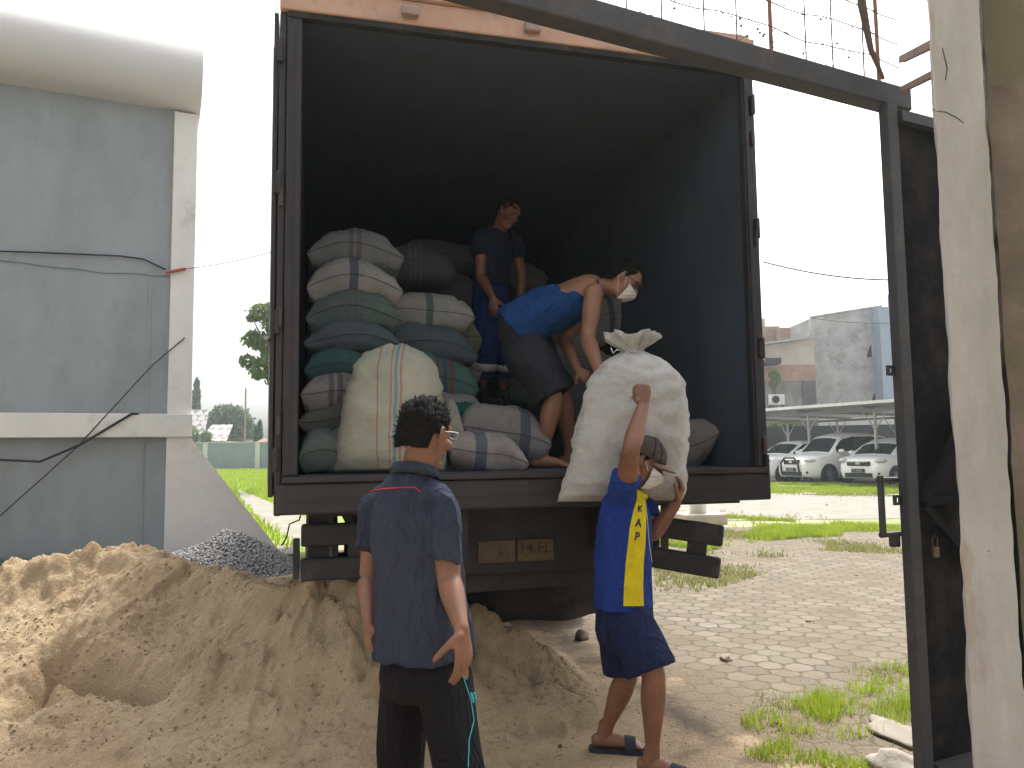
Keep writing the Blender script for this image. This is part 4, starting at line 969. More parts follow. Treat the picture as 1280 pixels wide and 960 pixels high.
# ---------------------------------------------------------------- 1. man in front, seen from behind
J = at
f0 = V((.42, .9, 0)).normalized(); sR = V((f0.y, -f0.x, 0))
mb = MB()
hs_, hf, hu, HP = head(mb, J(532, 543, 2.50), (.55, .83, -.14), (.05, .0, 1), .92, neck=J(520, 602, 2.50))
pel = J(528, 800, 2.5); C7 = J(516, 600, 2.5)
mb.limb([(pel-V((0, 0, .06)), .12, .085), (pel+V((0, 0, .06)), .12, .085), (pel.lerp(C7, .45), .11, .08), (pel.lerp(C7, .75), .12, .08), (pel.lerp(C7, .88), .105, .06), (pel.lerp(C7, .95), .07, .045), (C7, .055, .045)], side=sR, n=24)
shR, elR, wrR = J(555, 634, 2.43), J(561, 724, 2.38), J(577, 786, 2.26)
shL, elL, wrL = J(474, 636, 2.60), J(462, 725, 2.62), J(461, 773, 2.50)
arm(mb, shR, elR, wrR, 1.0); arm(mb, shL, elL, wrL, .98)
hand(mb, wrR, (.09, -.10, -.95), (-.8, .5, .1), -1, (.22, .32, .25), .98, tcurl=.3, tin=.45)
hand(mb, wrL, (.02, .0, -1), (.9, .3, 0), 1, (.5, .6, .5), .95, tin=.4)
hR, kR, aR = J(553, 815, 2.47), J(572, 968, 2.42), J(577, 1100, 2.42); aR.z = .09
hL, kL, aL = J(508, 815, 2.55), J(500, 965, 2.58), J(498, 1085, 2.62); aL.z = .09
leg(mb, hR, kR, aR, .95, sR); leg(mb, hL, kL, aL, .95, sR); foot(mb, aR, (.5, .86)); foot(mb, aL, (.3, .95))
p1_ = mb.skin('person', M_sk1, vox=.0045, it=4, label='short-haired man in dark blue short-sleeved shirt and black trousers seen from behind', cat='person')
hair(HP, hs_, hf, hu, .92, p1_, low=-.055, amp=.009, top=.02, seed=3)
eyes(p1_, HP)
M_shirt = cloth('dark_blue_shirt', (.030, .037, .062), dirt=(.045, .05, .072), dscale=3, dlo=.5, dhi=.8)
mb = MB()
c = lambda x, y, Y=2.5: J(x, y, Y)
mb.limb([(c(530, 820), .170, .142), (c(528, 780), .162, .134), (c(524, 730), .148, .124), (c(521, 690), .146, .120), (c(518, 655), .150, .116), (c(517, 628), .146, .100), (c(516, 610), .118, .088), (c(517, 597), .082, .076), (c(518, 590), .070, .068)], side=sR, n=40, rnd=False)
mb.limb([(shR+sR*-.06+V((0, 0, .02)), .062, .072), (shR, .058, .062), (shR.lerp(elR, .5), .062, .060), (J(555, 700, 2.40), .070, .064)], side=f0, n=26, rnd=False)
mb.limb([(shL+sR*.06+V((0, 0, .02)), .060, .070), (shL, .062, .066), (shL.lerp(elL, .5), .062, .060), (J(463, 694, 2.60), .068, .062)], side=f0, n=26, rnd=False)
sh1 = mb.skin('shirt', M_shirt, p1_, vox=.005, it=5, fold=folds(.018, 3, 9, 2.6))
mb = MB(); ring = []
for i in range(25):
    th = R(-160+320*i/24)-math.pi/2; ring.append(J(519, 590, 2.5)+sR*.066*math.cos(th)+f0*.066*math.sin(th)+V((0, 0, -.02*math.sin(th))))
def band(mb_, pts, h, tk, up=V((0, 0, 1)), flare=0):
    vs, fs = [], []; cc = sum((V(p) for p in pts), V())/len(pts)
    for p in pts:
        o_ = (V(p)-cc); o_.z = 0; o_ = o_.normalized()
        vs += [V(p)-up*h/2+o_*flare, V(p)+up*h/2, V(p)+up*h/2+o_*tk, V(p)-up*h/2+o_*(tk+flare)]
    for i in range(len(pts)-1):
        for k in range(4): fs.append((i*4+k, i*4+(k+1) % 4, (i+1)*4+(k+1) % 4, (i+1)*4+k))
    fs += [(0, 1, 2, 3), tuple((len(pts)-1)*4+k for k in (3, 2, 1, 0))]; mb_.add(vs, fs)
band(mb, ring, .034, .007, flare=.010); mb.build('collar', M_shirt, sh1, True)
# red piping across the yoke, laid on the shirt surface
from mathutils.bvhtree import BVHTree
def on_surface(o, pts_px, lift=.003, push=None):
    vs = [v.co.copy() for v in o.data.vertices]; fs = [tuple(p.vertices) for p in o.data.polygons]; bv = BVHTree.FromPolygons(vs, fs); out = []
    for (x, y) in pts_px:
        d = ray(x, y).normalized(); h = bv.ray_cast(EYE, d)
        if h[0] is not None: out.append((h[0]+h[1]*lift, h[1].copy()))
    return out
def lerp_px(P, n=10):
    o = []
    for a, b in zip(P[:-1], P[1:]):
        for i in range(n): t = i/n; o.append((a[0]+(b[0]-a[0])*t, a[1]+(b[1]-a[1])*t))
    return o+[P[-1]]
pp = on_surface(sh1, lerp_px([(461, 615), (480, 611), (500, 609.5), (518, 609), (526, 615)]), .0015)
mb = MB(); mb.tube([q[0] for q in pp], .0022, 6); mb.build('piping', mat('red_piping', (.45, .02, .05), .7), sh1)
M_trou = cloth('black_trousers', (.007, .007, .009))
mb = MB()
mb.limb([(c(529, 780), .138, .105), (c(529, 815), .146, .112), (c(529, 850), .152, .122), (c(529, 868), .135, .112)], side=sR, n=32, rnd=False)
mb.limb([(hR+V((-.01, 0, -.02)), .085, .10), (hR.lerp(kR, .4), .083, .098), (kR, .078, .088), (kR.lerp(aR, .5), .076, .085), (aR, .074, .082), (aR-V((0, 0, .03)), .078, .086)], side=sR, n=28, rnd=False)
mb.limb([(hL+V((.01, 0, -.02)), .085, .10), (hL.lerp(kL, .4), .080, .095), (kL, .075, .085), (kL.lerp(aL, .5), .072, .082), (aL, .070, .08), (aL-V((0, 0, .03)), .074, .084)], side=sR, n=28, rnd=False)
tr1 = mb.skin('trousers', M_trou, p1_, vox=.0055, it=4, fold=folds(.010, 8, 6, 4))
M_teal = mat('teal_trim', (.05, .40, .48), .7)
pp = on_surface(tr1, lerp_px([(573, 822), (580, 850), (588, 875), (592, 900), (586, 925), (585, 959)]), .0015)
mb = MB(); mb.tube([q[0] for q in pp], .0016, 5)
for x in (588, 591.5): 
    q2 = on_surface(tr1, lerp_px([(x, 866), (x+3, 878)], 4), .002)
    if len(q2) > 2: mb.tube([q[0] for q in q2], .004, 6)
mb.build('side_trim', M_teal, tr1)
M_sand2 = mat('flip_flop_sole', (.02, .022, .035), .8)
def sandal(an, d, parent, k=1.0, m=None):
    d = V((d[0], d[1], 0)).normalized(); s = V((d.y, -d.x, 0)); g = V((an.x, an.y, an.z-.085*k-.022)); mb = MB(); pts = []
    for t, w_ in ((-.085, .012), (-.08, .028), (-.05, .038), (0, .040), (.06, .042), (.12, .052), (.17, .053), (.20, .044), (.215, .025)): pts.append((t, w_))
    out = [g+d*t+s*w_ for t, w_ in pts]+[g+d*t-s*w_ for t, w_ in reversed(pts)]
    mb.prism(out, (0, 0, .024)); 
    arc = [g+d*.09+s*(.054*math.cos(a))+V((0, 0, .024+.052*math.sin(a))) for a in [math.pi*i/12 for i in range(13)]]
    arc2 = [p+d*.055+V((0, 0, -.008)) for p in arc]
    vs = arc+arc2+[p+V((0, 0, .007)) for p in arc]+[p+V((0, 0, .007)) for p in arc2]; fs = []
    for i in range(12): fs += [(i, i+1, 14+i, 13+i), (26+i, 39+i, 40+i, 27+i), (i, 26+i, 27+i, i+1), (13+i, 14+i, 40+i, 39+i)]
    mb.add(vs, fs); return mb.build('slipper', m or M_sand2, parent)
sandal(aR, (.5, .86), p1_); sandal(aL, (.3, .95), p1_)
# glasses arm on his right ear
mb = MB(); mb.tube([HP(.086, .0, .012), HP(.080, .05, .018), HP(.070, .095, .02)], .0022, 6); mb.tube([HP(.070+.0, .095, .02), HP(.055, .108, .0), HP(.03, .115, .0), HP(0, .118, .012), HP(-.06, .10, .012)], .0018, 6); mb.build('glasses', mat('clear_frame', (.5, .5, .5), .2), p1_)
rebase(p1_, (pel.x, pel.y, 0))

# ---------------------------------------------------------------- 2. carrier
YC = 3.75
f0 = V((.97, -.22, 0)).normalized(); sR = V((f0.y, -f0.x, 0))
mb = MB()
hs_, hf, hu, HP = head(mb, J(805, 577, 3.70), (.84, -.22, -.40), (.42, 0, .9), .90, neck=J(788, 612, 3.76))
pel = J(782, 775, YC); che = J(781, 665, YC); C7 = J(784, 618, YC)
mb.limb([(pel-V((0, 0, .07)), .14, .10), (pel+V((0, 0, .05)), .14, .10), (pel.lerp(che, .6), .125, .09), (che, .145, .105), (C7-V((0, 0, .03)), .13, .085), (C7+V((0, 0, .02)), .06, .05)], side=sR, n=24)
shR, elR, wrR = J(783, 605, 3.60), J(789, 560, 3.44), J(804, 506, 3.55)
shL, elL, wrL = J(800, 628, 3.93), J(816, 668, 3.86), J(845, 630, 3.80)
arm(mb, shR, elR, wrR, 1.08, side=V((1, 0, 0))); arm(mb, shL, elL, wrL, 1.0)
hand(mb, wrR, (.0, .18, 1), (.0, 1, .15), 1, (1.15, 1.35, .9), 1.02, spread=.0, tcurl=2.2, tin=.8)
hand(mb, wrL, (.42, .05, .9), (-.9, .2, .3), 1, (.45, .5, .5), .98)
hR, kR, aR = J(790, 778, 3.64), J(817, 845, 3.56), J(815, 934, 3.62); aR.z = .107
hL, kL, aL = J(776, 778, 3.84), J(783, 846, 3.84), J(757, 907, 3.93); aL.z = .107
dR, dL = (.82, -.45), (.96, -.12)
leg(mb, hR, kR, aR, 1.0, V((0, 1, 0))); leg(mb, hL, kL, aL, 1.0, V((0, 1, 0))); foot(mb, aR, dR); foot(mb, aL, dL)
p2p = mb.skin('person', M_sk1, vox=.0045, it=4, label='man in brown cap, blue and yellow shirt and navy shorts bearing the white sack', cat='person')
hair(HP, hs_, hf, hu, .90, p2p, low=-.06, amp=.008, seed=11); eyes(p2p, HP, .90)
M_blue = cloth('royal_blue_jersey', (.012, .036, .20), var=.22); M_yel = cloth('yellow_panel', (.62, .50, .015)); M_navy = cloth('navy_shorts', (.010, .016, .052))
mb = MB(); c = lambda x, y, Y=YC: J(x, y, Y)
mb.limb([(c(779, 758), .178, .142), (c(779, 735), .172, .138), (c(779, 700), .165, .133), (c(780, 665), .165, .132), (c(781, 640), .158, .122), (c(783, 622), .128, .100), (c(785, 610), .085, .072)], side=sR, n=40, rnd=False)
mb.limb([(shR+V((-.02, .08, -.06)), .062, .085), (shR+V((-.01, .02, -.02)), .070, .080), (shR.lerp(elR, .22), .076, .070)], side=f0, n=26, rnd=False)
mb.limb([(shL-V((.02, .06, .0)), .062, .07), (shL, .072, .070), (shL.lerp(elL, .55), .072, .066)], side=f0, n=26, rnd=False)
sh2 = mb.skin('shirt', M_blue, p2p, vox=.005, it=5, fold=folds(.015, 21, 9, 3.0))
def patch(o, name, rows, m, lift=.003, parent=None, nx=8):
    """cloth panel following the surface of o between left and right outline"""
    rr = []
    for i in range(len(rows)-1):
        for k in range(6):
            t = k/6; rr.append([rows[i][j]*(1-t)+rows[i+1][j]*t for j in range(3)])
    rr.append(rows[-1]); vs_ = [v.co.copy() for v in o.data.vertices]; fs_ = [tuple(p.vertices) for p in o.data.polygons]; bv = BVHTree.FromPolygons(vs_, fs_)
    g = []; ok = []
    for (y, xa, xb) in rr:
        for k in range(nx+1):
            d = ray(xa+(xb-xa)*k/nx, y).normalized(); h = bv.ray_cast(EYE, d)
            if h[0] is None: h = bv.find_nearest(g[-1] if g else EYE+d*YC)
            g.append(h[0]+h[1]*lift)
    fs = []
    for i in range(len(rr)-1):
        for k in range(nx): a = i*(nx+1)+k; fs.append((a, a+nx+1, a+nx+2, a+1))
    return mesh_obj(name, g, fs, m, parent, True)
yp = patch(sh2, 'side_panel', [(612, 795, 803), (622, 796, 806), (640, 791, 807), (660, 787, 807), (680, 785, 806), (705, 782, 804), (730, 780, 803), (757.5, 779, 804)], M_yel, .004, sh2)
M_let = mat('navy_lettering', (.02, .02, .06), .7)
def flat_letter(s, px, py, size, o, Mt, rotz=0):
    h = on_surface(o, [(px, py)], .0075)[0]; n_ = h[1]; n_.z *= .3; n_.normalize()
    x_ = V((0, 0, 1)).cross(n_).normalized(); y_ = n_.cross(x_)
    cd = bpy.data.curves.new('letter', 'FONT'); cd.body = s; cd.size = size; cd.extrude = .0004; cd.align_x = 'CENTER'; cd.align_y = 'CENTER'; cd.offset = .0015
    q = bpy.data.objects.new('letter', cd); COL.objects.link(q); dg = bpy.context.evaluated_depsgraph_get(); me = bpy.data.meshes.new_from_object(q.evaluated_get(dg)); bpy.data.objects.remove(q)
    me.transform(Matrix.Translation(h[0]) @ Matrix((x_, y_, n_)).transposed().to_4x4() @ Matrix.Rotation(rotz, 4, 'Z')); me.materials.clear(); me.materials.append(Mt)
    q = bpy.data.objects.new('letter', me); COL.objects.link(q); q.parent = o; return q
flat_letter('K', 799, 637, .042, sh2, M_let, -.15); flat_letter('A', 797, 654, .052, sh2, M_let, -.2); flat_letter('P', 795, 671, .056, sh2, M_let, -.25)
mb = MB(); ring = []
for i in range(25): th = R(360*i/24); ring.append(c(790, 608, 3.735)+sR*.070*math.cos(th)+f0*.068*math.sin(th)+V((0, 0, -.05*math.sin(th))))
band(mb, ring, .022, .005); mb.build('collar', M_yel, sh2, True)
pip = on_surface(sh2, lerp_px([(806, 625), (809, 650), (811, 680), (815, 705)]), .002)
mb = MB(); mb.tube([q[0] for q in pip], .0016, 5); mb.build('piping', mat('white_piping', (.6, .6, .6), .7), sh2)
mb = MB()
mb.limb([(c(780, 745), .155, .128), (c(780, 770), .162, .138), (c(781, 790), .160, .138), (c(784, 806), .148, .128)], side=sR, n=32, rnd=False)
hmR = hR.lerp(kR, .90); hmL = hL.lerp(kL, .92)
mb.limb([(hR+V((-.02, .02, .02)), .095, .12), (hR.lerp(kR, .45), .100, .118), (hmR, .105, .118)], side=V((0, 1, 0)), n=28, rnd=False)
mb.limb([(hL+V((0, -.02, .02)), .095, .12), (hL.lerp(kL, .45), .100, .115), (hmL, .105, .112)], side=V((0, 1, 0)), n=28, rnd=False)
mb.skin('shorts', M_navy, p2p, vox=.0055, it=4, fold=folds(.008, 33, 7, 4))
sandal(aR, dR, p2p); sandal(aL, dL, p2p)
# cap
M_cap = cloth('brown_cap', (.075, .060, .050)); M_brim = cloth('tan_brim', (.19, .145, .11)); M_mesh = cloth('dark_cap_panel', (.02, .018, .018))
vs, fs = [], []
for i in range(15):
    for j in range(33):
        th = 2*math.pi*j/32; ph = math.pi/2*i/14*1.02
        vs.append(HP(.093*math.sin(ph)*math.cos(th), .116*math.sin(ph)*math.sin(th)-.010, .030+.105*math.cos(ph)))
for i in range(14):
    for j in range(32): a = i*33+j; fs.append((a, a+33, a+34, a+1))
cap = mesh_obj('cap', vs, fs, M_cap, p2p, True); s_ = cap.modifiers.new('s', 'SOLIDIFY'); s_.thickness = .004; s_.offset = 1
vs, fs = [], []
for i in range(9):
    for j in range(21):
        a = -1+2*j/20; r_ = i/8; x = a*.080*(1-.15*r_*abs(a)); y0 = .104*math.sqrt(max(0, 1-(a*.85)**2))-.008; y = y0+r_*.082*math.sqrt(max(0, 1-(a*.98)**2)); vs.append(HP(x, y, .030-.018*a*a-.016*r_))
for i in range(8):
    for j in range(20): a = i*21+j; fs.append((a, a+1, a+22, a+21))
br = mesh_obj('brim', vs, fs, M_brim, cap, True); s_ = br.modifiers.new('s', 'SOLIDIFY'); s_.thickness = .004
mb = MB()
for a0 in (.55, 1.15):
    P_ = [HP(.0945*math.sin(ph)*math.cos(R(35)*a0*1.2)*1.0, .118*math.sin(ph)*math.sin(R(35)*a0*1.2)-.010, .031+.107*math.cos(ph)) for ph in [math.pi/2*i/10 for i in range(1, 11)]]
    mb.tube(P_, .005, 6)
mb.ell(HP(0, -.01, .137), (.008, .008, .005)); mb.build('cap_trim', M_mesh, cap)
M_mask = cloth('white_mask', (.62, .62, .60), bump=.1, crease=(3, 3, 20))
def mask(P, parent, drop=0):
    vs, fs = [], []
    for i in range(11):
        for j in range(17):
            a = -1+2*j/16; b = i/10; th = a*1.25
            x = .070*math.sin(th)/math.sin(1.25)*(1-.35*b*b); y = .028+(.092+.010*math.sin(min(1, b*1.6)*math.pi)*(1-abs(a))-.050*b**3)*math.cos(th*.95); z = -.014-.100*b-drop+.012*a*a*(1-2*b)
            vs.append(P(x, y, z))
    for i in range(10):
        for j in range(16): a = i*17+j; fs.append((a, a+17, a+18, a+1))
    o = mesh_obj('face_mask', vs, fs, M_mask, parent, True); s_ = o.modifiers.new('s', 'SOLIDIFY'); s_.thickness = .002
    mb = MB()
    for q in (-1, 1):
        mb.tube([P(q*.070, .045, -.03-drop), P(q*.078, .012, .005), P(q*.086, -.022, .012), P(q*.086, -.026, -.02), P(q*.074, .03, -.09-drop)], .0016, 5)
    mb.build('ear_loop', M_mask, o); return o
mask(HP, p2p, .012)
rebase(p2p, (pel.x, pel.y, 0))

# ---------------------------------------------------------------- 3. bending man in the truck
Yb = 4.78
f0 = V((1, .1, 0)).normalized(); sR = V((f0.y, -f0.x, 0))
mb = MB()
hs_, hf, hu, HP = head(mb, J(782, 350, 4.66), (.72, -.30, -.62), (.62, -.05, .78), .92, neck=J(754, 358, 4.72))
pel = J(653, 425, Yb); mid = J(683, 388, Yb); che = J(718, 372, Yb); C7 = J(748, 360, Yb)
mb.limb([(pel+V((-.02, 0, -.10)), .12, .08), (pel, .125, .09), (mid, .125, .10), (che, .15, .115), (C7-V((.05, 0, 0)), .135, .09), (C7, .07, .06)], side=sR, n=24)
shR, elR, wrR = J(742, 366, 4.60), J(735, 424, 4.50), J(748, 462, 4.30)
shL, elL, wrL = J(738, 378, 4.97), J(706, 424, 4.98), J(722, 462, 4.80)
arm(mb, shR, elR, wrR, 1.2, side=V((1, 0, 0))); arm(mb, shL, elL, wrL, 1.1, side=V((1, 0, 0)))
mb.ell(shR, (.062, .058, .062)); mb.ell(shL, (.06, .058, .06))
hand(mb, wrR, (.5, -.5, -.55), (.3, -.6, .6), -1, (.5, .6, .4), 1.0); hand(mb, wrL, (.6, -.4, -.6), (.3, -.8, -.3), 1, (.5, .5, .4), 1.0)
hR, kR, aR = J(657, 435, 4.68), J(692, 497, 4.62), J(678, 566, 4.66); aR.z = TZ+.087
hL, kL, aL = J(663, 435, 4.90), J(704, 495, 4.98), J(712, 560, 5.0); aL.z = TZ+.087
leg(mb, hR, kR, aR, 1.05, V((0, 1, 0))); leg(mb, hL, kL, aL, 1.05, V((0, 1, 0))); foot(mb, aR, (.95, -.3)); foot(mb, aL, (.95, -.1))
p3 = mb.skin('person', M_sk2, vox=.0055, it=4, label='barefoot man in blue tank top and dark shorts bending over inside the truck', cat='person')
hair(HP, hs_, hf, hu, .92, p3, low=-.05, amp=.009, seed=21); eyes(p3, HP)
M_tank = cloth('blue_tank_top', (.012, .055, .20)); M_short = cloth('charcoal_shorts', (.026, .028, .036))
mb = MB(); c = lambda x, y, Y=Yb: J(x, y, Y)
mb.limb([(c(640, 415), .178, .162), (c(660, 400), .174, .158), (c(684, 388), .166, .154), (c(704, 382), .165, .140), (c(722, 374), .160, .122), (c(732, 368), .135, .100)], side=sR, n=36, rnd=False)
mb.limb([(c(720, 372, 4.68), .05, .10), (c(736, 362, 4.69), .03, .07), (c(750, 358, 4.70), .022, .045)], side=sR, n=20, rnd=False)
mb.limb([(c(720, 376, 4.88), .05, .10), (c(736, 366, 4.87), .03, .07), (c(750, 360, 4.84), .022, .045)], side=sR, n=20, rnd=False)
mb.skin('tank_top', M_tank, p3, vox=.006, it=4, fold=folds(.016, 44, 8, 8))
mb = MB()
mb.limb([(c(644, 396), .148, .118), (c(650, 418), .160, .132), (c(662, 450), .165, .150), (c(668, 464), .14, .13)], side=sR, n=32, rnd=False)
mb.limb([(hR+V((-.02, .02, .02)), .11, .14), (hR.lerp(kR, .45), .112, .135), (hR.lerp(kR, .98), .105, .120)], side=V((0, 1, 0)), n=28, rnd=False)
mb.limb([(hL+V((0, -.02, .02)), .11, .14), (hL.lerp(kL, .45), .11, .125), (hL.lerp(kL, .95), .105, .115)], side=V((0, 1, 0)), n=28, rnd=False)
so3 = mb.skin('shorts', M_short, p3, vox=.006, it=4, fold=folds(.012, 55, 7, 5))
mask(HP, p3, .02)
mb = MB()
for q in (-1, 1):
    P_ = [HP(q*.034+.027*math.cos(a), .108+.002*math.sin(a), .004+.018*math.sin(a)) for a in [2*math.pi*i/16 for i in range(17)]]; mb.tube(P_, .0024, 6)
    mb.tube([HP(q*.061, .105, .008), HP(q*.080, .05, .014), HP(q*.086, -.005, .014)], .0024, 6)
mb.tube([HP(-.008, .110, .008), HP(.008, .110, .008)], .0024, 6); mb.build('glasses', mat('black_frame', (.01, .01, .01), .3), p3)
rebase(p3, (pel.x, pel.y, TZ))

# ---------------------------------------------------------------- 4. man standing deep in the truck
Ys = 5.72
f0 = V((.80, -.6, 0)).normalized(); sR = V((f0.y, -f0.x, 0))
mb = MB()
hs_, hf, hu, HP = head(mb, J(635, 266, Ys-.08), (.62, -.55, -.50), (.40, -.15, .85), .92, neck=J(624, 292, Ys))
zf = at(600, 512, 5.7).z
pel = J(612, 362, Ys+.02); che = J(616, 312, Ys); C7 = J(621, 292, Ys)
mb.limb([(pel-V((0, 0, .08)), .14, .10), (pel, .14, .10), (pel.lerp(che, .5), .125, .09), (che, .145, .10), (C7-V((0, 0, .02)), .13, .08), (C7+V((0, 0, .02)), .06, .05)], side=sR, n=24)
shR, elR, wrR = J(601, 300, 5.62), J(601, 345, 5.58), J(616, 372, 5.46)
shL, elL, wrL = J(643, 302, 5.90), J(652, 345, 5.95), J(650, 382, 5.90)
arm(mb, shR, elR, wrR, 1.05); arm(mb, shL, elL, wrL, 1.05)
hand(mb, wrR, (.05, -.1, -1), (.3, .9, 0), 1, (.25, .35, .3), 1.0); hand(mb, wrL, (0, -.1, -1), (-.6, .6, 0), 1, (.4, .4, .3), 1.0)
hR, kR, aR = J(606, 376, 5.68), J(607, 436, 5.60), J(602, 494, 5.68); aR.z = zf+.09
hL, kL, aL = J(622, 376, 5.84), J(630, 436, 5.80), J(628, 494, 5.90); aL.z = zf+.09
leg(mb, hR, kR, aR, 1, sR); leg(mb, hL, kL, aL, 1, sR); foot(mb, aR, (.6, -.75)); foot(mb, aL, (.8, -.5))
p4 = mb.skin('person', M_sk1, vox=.0065, it=3, label='man in dark tee shirt, blue work trousers and boots standing deep in the truck', cat='person')
hair(HP, hs_, hf, hu, .92, p4, low=-.05, seed=31); eyes(p4, HP)
mb = MB(); c = lambda x, y, Y=Ys: J(x, y, Y)
mb.limb([(c(615, 360), .165, .13), (c(615, 335), .160, .125), (c(617, 312), .165, .122), (c(619, 298), .145, .10), (c(621, 288), .075, .07)], side=sR, n=32, rnd=False)
mb.limb([(shR+V((.05, .03, .02)), .06, .07), (shR, .068, .07), (shR.lerp(elR, .45), .072, .07)], side=f0, n=20, rnd=False)
mb.limb([(shL+V((-.05, -.03, .02)), .06, .07), (shL, .068, .07), (shL.lerp(elL, .5), .072, .07)], side=f0, n=20, rnd=False)
mb.skin('tee_shirt', cloth('dark_navy_tee', (.012, .018, .035)), p4, vox=.0065, it=4, fold=folds(.010, 66))
M_over = cloth('blue_work_trousers', (.012, .028, .11))
mb = MB()
mb.limb([(c(613, 350), .150, .115), (c(613, 370), .155, .125), (c(614, 395), .145, .12)], side=sR, n=28, rnd=False)
for h_, k_2, a_ in ((hR, kR, aR), (hL, kL, aL)): mb.limb([(h_, .10, .11), (h_.lerp(k_2, .5), .10, .105), (k_2, .092, .095), (k_2.lerp(a_, .35), .088, .09), (k_2.lerp(a_, .58), .085, .085)], side=sR, n=24, rnd=False)
ov = mb.skin('work_trousers', M_over, p4, vox=.0065, it=4, fold=folds(.013, 77, 7, 5))
mb = MB()
for k_2, a_ in ((kR, aR), (kL, aL)):
    c1_ = k_2.lerp(a_, .36); dn = (a_-k_2).normalized(); mb.limb([(c1_-dn*.028, .094, .096), (c1_+dn*.028, .094, .096)], side=sR, n=24, sub=1, rnd=False)
mb.build('reflective_band', mat('reflective_band', (.42, .42, .40), .4), ov, True)
for a_, d_ in ((aR, (.6, -.75)), (aL, (.8, -.5))):
    d_ = V((d_[0], d_[1], 0)).normalized(); g = V((a_.x, a_.y, zf)); sd_ = V((d_.y, -d_.x, 0))
    mb = MB(); mb.limb([(g+V((0, 0, .30)), .062, .065), (g+V((0, 0, .2)), .056, .058), (g+V((0, 0, .09)), .052, .056)], side=sd_, n=20, rnd=False)
    mb.limb([(g-d_*.05+V((0, 0, .045)), .040, .042), (g+d_*.03+V((0, 0, .05)), .045, .048), (g+d_*.12+V((0, 0, .038)), .050, .036), (g+d_*.19+V((0, 0, .034)), .045, .03)], side=sd_, n=20)
    mb.skin('boot', cloth('dark_green_boot', (.022, .035, .030)), p4, vox=.0065, it=3)
rebase(p4, (pel.x, pel.y, zf))
# ================================================================ BACKGROUND, LEFT
M_lwall = mat('boundary_grey', (.24, .28, .31), .9, .12, 1.2, .2, 12, dirt=(.20, .23, .25), dscale=1.5, dlo=.5, dhi=.75)
M_lpost = mat('boundary_post', (.56, .57, .56), .9, .1, 2, .2, 12)
bw0 = at_z(200, 588, 0); bw1 = at_z(420, 586, 0); bdv = (bw1-bw0).normalized(); byaw = math.atan2(bdv.y, bdv.x)
top = at(280, 553.5, (bw0.y+bw1.y)/2).z
fence = empty('boundary_wall', (bw0.x, bw0.y, 0), byaw, label='low grey boundary wall with pale posts beyond the lawn on the left', cat='wall')
Lw = (bw1-bw0).length
mb = MB(); mb.bx((-14, 0, 0), (Lw+6, .12, top)); mb.build('wall_panel', M_lwall, fence)
mb = MB(); mb.bx((-14, -.05, top+.001), (Lw+6, .18, top+.06)); mb.build('coping', M_lpost, fence)
sp_ = (at_z(318, 587, 0)-at_z(265, 587, 0)).length; x0_ = (at_z(265, 587, 0)-bw0).dot(bdv)
for i in range(-4, 6):
    x = x0_+i*sp_
    if -14 < x < Lw+6: mb = MB(); mb.bx((x-.2, -.09, 0), (x+.2, -.001, top)); mb.build('wall_post', M_lpost, fence)

def leafmat(name, a, b_, rough=.6):
    m, t, b = nmat(name); L = t.links.new
    g = N(t, 'ShaderNodeNewGeometry'); n = N(t, 'ShaderNodeTexNoise', i_Scale=1.3, i_Detail=8, i_Roughness=.8); L(g.outputs['Position'], n.inputs['Vector'])
    r = ramp(t, n.outputs[0], [(.3, a), (.7, b_)]); L(r.outputs[0], b.inputs['Base Color']); b.inputs['Roughness'].default_value = rough
    tr = N(t, 'ShaderNodeBsdfTranslucent'); L(r.outputs[0], tr.inputs['Color']); mx = N(t, 'ShaderNodeMixShader'); mx.inputs[0].default_value = .35
    L(b.outputs[0], mx.inputs[1]); L(tr.outputs[0], mx.inputs[2]); L(mx.outputs[0], t.nodes['Material Output'].inputs['Surface']); return m
M_lf1 = leafmat('leaves_dark', (.05, .08, .035), (.10, .14, .05)); M_lf2 = leafmat('leaves_mid', (.09, .13, .05), (.20, .25, .09)); M_grs = leafmat('grass_blades', (.19, .28, .018), (.42, .50, .05)); M_grd = leafmat('dry_grass', (.16, .19, .04), (.36, .34, .13))
M_bark = mat('bark', (.13, .10, .075), .95, .3, 6, .5, 30)
def leaves(centres, n, size, seed, aspect=.55):
    """centres: (x,y,z,rx,ry,rz) clumps"""
    rg = np.random.default_rng(seed); C_ = np.array(centres, float)
    vol = C_[:, 3]*C_[:, 4]*C_[:, 5]; pick = rg.choice(len(C_), n, p=(vol**.67)/np.sum(vol**.67))
    d = rg.normal(size=(n, 3)); d /= np.linalg.norm(d, axis=1)[:, None]; rad = rg.uniform(.35, 1, n)**.5*(1+.12*rg.normal(size=n))
    p = C_[pick, :3]+d*rad[:, None]*C_[pick, 3:6]
    a = rg.normal(size=(n, 3)); a /= np.linalg.norm(a, axis=1)[:, None]; b = np.cross(a, rg.normal(size=(n, 3))); b /= np.linalg.norm(b, axis=1)[:, None]
    s = size*rg.uniform(.6, 1.4, n)[:, None]
    v = np.stack([p-a*s, p-b*s*aspect, p+a*s, p+b*s*aspect], 1).reshape(-1, 3)
    return v, np.arange(4*n).reshape(n, 4)
